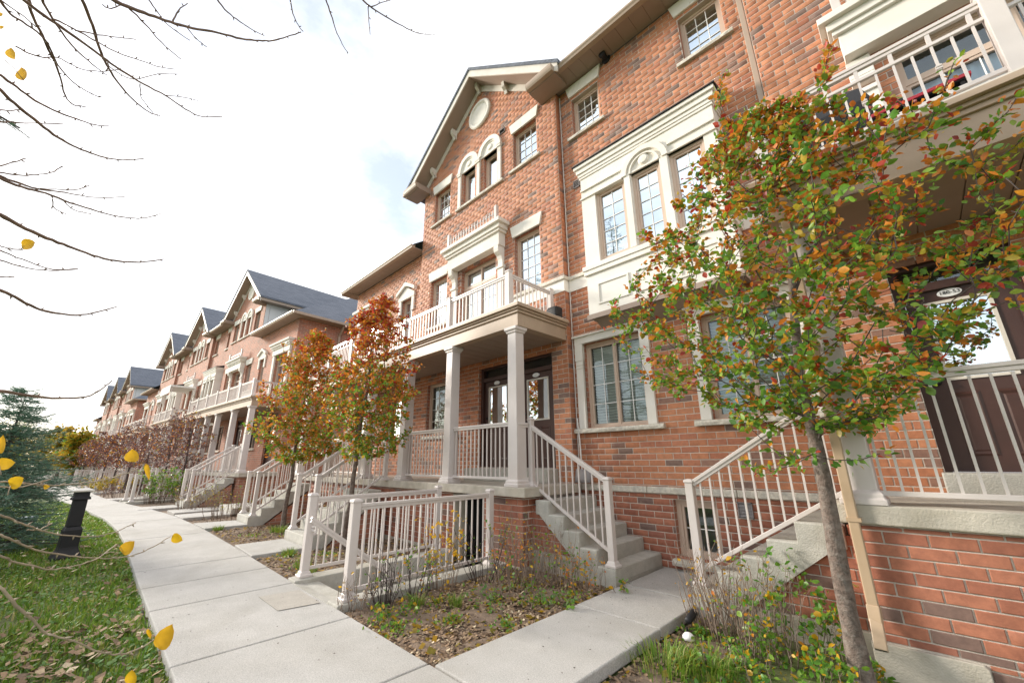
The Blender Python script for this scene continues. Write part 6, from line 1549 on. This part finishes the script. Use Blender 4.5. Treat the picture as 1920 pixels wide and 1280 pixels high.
m = MB(); m.box(-.2, .2, -.15, .15, 0, .35); part('box', m, 'utility', b, bevel=.03) if 'utility' in MAT else (simple('utility', (.12, .16, .24), .5), part('box', m, 'utility', b, bevel=.03))
m = MB(); m.box(-.23, .23, -.18, .18, .35, .40); part('lid', m, 'utility', b, bevel=.015)
# garden spotlight beside the footpath
g = thing('garden_light', 'small black garden spotlight with a clear dome beside the footpath', 'garden light', (-1.99, 4.36, -.08))
m = MB(); m.tube([(0, 0, -.05), (0, 0, .06)], .009, 8); part('stake', m, 'black_plastic', g)
m = MB(); a = Vector((.0, .02, .10)); bb = Vector((.02, .16, .15)); m.tube([a, a.lerp(bb, .1), bb, bb+Vector((.0, .012, .003))], [.026, .034, .036, .02], 12); part('lamp_body', m, 'black_plastic', g, smooth=True)
m = MB(); m.lathe([(.001, .055), (.03, .05), (.05, .03), (.056, .0)], (.05, -.10, .0), 14); part('dome', m, 'muntin_white', g, smooth=True)

# =============================================================== SHRUBS, DRY STEMS AND LOW PLANTS IN THE BEDS
def dry_clump(label, x, y, n, h, spread, seed, leaves=0, lm=('leaf_green', 'leaf_yellow', 'leaf_orange'), lw=(1, .6, .2), z=None, name='dry_shrub', lean=.25, thick=.0042, lsz=.04, group=None, mat='stem_grey'):
    q = np.random.default_rng(seed); z = bedz(x, y) if z is None else z; t = thing(name, label, 'shrub', (x, y, z), 0, group)
    pos = []
    n = int(n*1.7); leaves = int(leaves*1.35)
    for i in range(n):
        a = q.uniform(0, 6.283); r_ = spread*math.sqrt(q.random())*.62; b0 = np.array([math.cos(a)*r_, math.sin(a)*r_, -.02]); hh = h*q.uniform(.45, 1.1); dv = np.array([math.cos(a)*lean*q.uniform(0, 1.4)+q.normal(0, .08), math.sin(a)*lean*q.uniform(0, 1.4)+q.normal(0, .08), 1.])
        pts = [b0+dv*hh*u+np.array([*q.normal(0, .010, 2), 0])*(u > 0) for u in (0, .25, .5, .75, 1)]
        m = MB(); th = thick*q.uniform(.6, 1.3); m.tube(pts, [th, th*.9, th*.75, th*.6, th*.35], 5)
        for _ in range(q.integers(2, 5)):
            u = q.uniform(.3, .95); P0 = b0+dv*hh*u; aa = q.uniform(0, 6.283); L2 = hh*q.uniform(.1, .3); e = P0+np.array([math.cos(aa)*.6, math.sin(aa)*.6, .8])*L2; m.tube([P0, (P0+e)/2+q.normal(0, .006, 3), e], [th*.5, th*.4, th*.2], 4); pos.append(e)
            pos.append((P0+e)/2)
        pos.append(pts[-1]); part('stem', m, mat, t, smooth=True)
    if leaves:
        pos = np.array(pos); sel = pos[q.integers(0, len(pos), leaves)]+q.normal(0, .02, (leaves, 3)); w = np.array(lw)/sum(lw); mi = q.choice(len(lm), leaves, p=w)
        me = leaf_mesh('foliage', sel, lsz*q.uniform(.6, 1.3, leaves), rot_frames(leaves, q, .2), lm, mi); o = link('foliage', me, t); o['kind'] = 'stuff'
    return t
DC = dry_clump
DC('thin dry stems crowded at the foot of the nearest stairwell post', -4.80, 2.33, 16, .42, .30, 201, 30, lw=(.2, .3, .6), lm=('leaf_olive', 'leaf_yellow', 'mulch_chip'))
DC('dark forked dry shrub leaning against the stairwell curb', -4.72, 2.66, 12, .62, .26, 202, 26, thick=.006, mat='bark_dark')
DC('dry shrub with a spray of green leaves halfway along the curb', -4.72, 3.05, 9, .62, .25, 203, 90, thick=.006, lw=(1, .3, .1), mat='bark_dark')
DC('upright stems topped with yellow-green leaves beside the stairwell railing', -4.72, 3.45, 10, .85, .3, 204, 170, lw=(.35, 1, .15), lm=('leaf_olive', 'leaf_yellow', 'leaf_orange'), thick=.005, lsz=.045)
DC('leaning dark stems at the far end of the stairwell curb', -4.60, 4.05, 12, .70, .3, 205, 50, thick=.006, lean=.5, mat='bark_dark')
DC('tall dry stems with orange leaf tips below the porch corner', -4.45, 4.5, 18, .85, .4, 206, 70, lw=(.5, .5, .8))
DC('dense thicket of thin brown stems under the brick corner', -4.05, 4.55, 30, .75, .55, 207, 60, lw=(.7, .4, .4))
DC('thin grey stems with green leaves against the flight of steps', -3.7, 4.6, 18, .70, .5, 208, 100, lw=(1, .3, .3))
DC('short stems with orange and yellow leaves at the foot of the steps', -3.4, 4.65, 14, .42, .4, 209, 90, lw=(.6, .8, .8))
DC('brown stems in the middle of the foreground bed', -4.0, 4.0, 12, .55, .45, 210, 60, lw=(.8, .4, .2))
DC('tall brown stems left of the right-hand steps foundation', -1.85, 4.72, 18, .75, .4, 211, 40, lw=(.3, .8, .2), thick=.005)
DC('thicket of bare grey stems in front of the right-hand steps', -1.55, 4.62, 30, .80, .5, 212, 60, lw=(.5, .8, .1), thick=.005)
DC('reddish bare stems beside the climbing green plant', -1.30, 4.45, 14, .65, .35, 213, 40, lw=(.5, .6, .3))

DC('bright green leafy plant climbing beside the bare stems', -1.15, 4.58, 14, .82, .55, 214, 320, lm=('weed_bright', 'leaf_green', 'leaf_yellow'), lw=(1, .08, .2), lsz=.055, name='leafy_plant')
DC('low bright green leafy plant between the tree trunk and the stems', -1.02, 4.25, 18, .36, .8, 215, 330, lm=('weed_bright', 'leaf_green', 'leaf_yellow'), lw=(1, .12, .35), lsz=.045, name='leafy_plant')
DC('low yellow-green seedling plants at the bottom edge of the photo', -1.30, 4.05, 20, .24, .8, 216, 260, lm=('weed_bright', 'leaf_yellow', 'leaf_green'), lw=(1, .25, .4), lsz=.04, name='leafy_plant')
DC('ground-hugging green weeds in the middle of the foreground bed', -3.95, 3.7, 14, .12, .8, 217, 110, lm=('leaf_green', 'weed_leaf'), lw=(1, 1), lsz=.04, name='leafy_plant')
DC('green weeds beside the footpath edge near the steps', -3.35, 4.0, 10, .14, .5, 218, 90, lm=('leaf_green', 'weed_leaf'), lw=(1, 1), lsz=.045, name='leafy_plant')
DC('green weeds with a yellow leaf at the street end of the foreground bed', -4.3, 2.55, 12, .16, .4, 219, 90, lm=('leaf_green', 'leaf_yellow'), lw=(1, .35), lsz=.045, name='leafy_plant')
DC('small yellow-green sprig at the bottom step corner', -3.0, 4.82, 5, .14, .15, 220, 22, lm=('weed_bright', 'leaf_yellow'), lw=(1, .8), lsz=.055, name='leafy_plant', z=0.0)
DC('spindly dry perennials below the porch beyond the round orange tree', -11.0, 4.5, 24, .9, .8, 221, 120, lw=(.4, .8, .3))
DC('grey-green shrub beside the far flight of steps', -15.0, 3.3, 40, .9, 1.2, 222, 260, lm=('leaf_olive', 'mulch_chip', 'leaf_green'), lw=(1, .8, .6), thick=.006)
DC('dry rounded shrub in the bed before the second block', -18.6, 3.0, 36, .8, 1.2, 223, 240, lm=('leaf_olive', 'mulch_chip'), lw=(1, 1), thick=.007, lsz=.05)
DC('dark green bush in front of the second block', -23.0, 2.3, 30, 1.3, .9, 224, 900, lm=('leaf_green', 'leaf_olive'), lw=(1, .1), thick=.008, lsz=.08, name='green_bush')
DC('red-brown low shrub along the pavement before the second block', -28.0, 1.3, 30, .6, 1.4, 225, 260, lm=('leaf_purple', 'mulch_chip'), lw=(1, 1), thick=.008, lsz=.07)
DC('yellow-green low hedge farther along the pavement', -34.0, .8, 30, .8, 2.2, 226, 700, lm=('leaf_gold', 'leaf_olive'), lw=(1, 1), thick=.01, lsz=.10, name='green_bush')
def tuft(label, x, y, n, h, seed, z=None, mat='grass_blade', spread=.12, w=.004):
    q = np.random.default_rng(seed); z = bedz(x, y) if z is None else z; V = []; Fc = []; k = 0
    for _ in range(n):
        a = q.uniform(0, 6.283); r_ = spread*math.sqrt(q.random()); b0 = np.array([math.cos(a)*r_, math.sin(a)*r_, -.01]); hh = h*q.uniform(.5, 1.1); o_ = np.array([math.cos(a), math.sin(a), 0])*hh*q.uniform(.2, .8); sd_ = np.array([-math.sin(a+q.normal(0, .6)), math.cos(a), 0])*w
        p1 = b0+o_*.3+np.array([0, 0, hh*.6]); p2 = b0+o_+np.array([0, 0, hh*q.uniform(.7, 1.)])
        V += [b0-sd_, b0+sd_, p1+sd_*.8, p1-sd_*.8, p2]; Fc += [(k, k+1, k+2, k+3), (k+3, k+2, k+4)]; k += 5
    me = bpy.data.meshes.new('grass_tuft'); me.from_pydata([tuple(v) for v in V], [], Fc); me.materials.append(MAT[mat]); o = link('grass_tuft', me, None, (x, y, z)); tag(o, label, 'grass tuft')
tuft('long green grass tuft beside the footpath at the bottom of the photo', -1.90, 3.60, 210, .21, 301, spread=.26)
tuft('dry-tipped grass tuft farther up the right-hand bed', -1.62, 3.85, 300, .20, 302, spread=.22)
tuft('grass tuft at the edge of the short footpath left of the stairwell', -8.35, 2.75, 160, .16, 303)
tuft('fresh grass tuft between stairwell curb and short footpath', -7.3, 2.62, 160, .15, 304)
tuft('grass clump at the foot of the round orange tree', -11.2, 3.4, 260, .18, 305, spread=.22)
tuft('small grass tuft by the stairwell curb, nearest the pavement', -6.72, 2.5, 140, .2, 306)
tuft('grass tuft in the middle of the foreground bed', -4.12, 3.2, 90, .16, 307, spread=.07)
tuft('thin grass tuft at the foot of the stairwell curb', -4.45, 2.9, 110, .17, 308, spread=.08)
tuft('grass tuft on the short footpath by the leftmost near steps', -12.6, 2.45, 140, .15, 309)
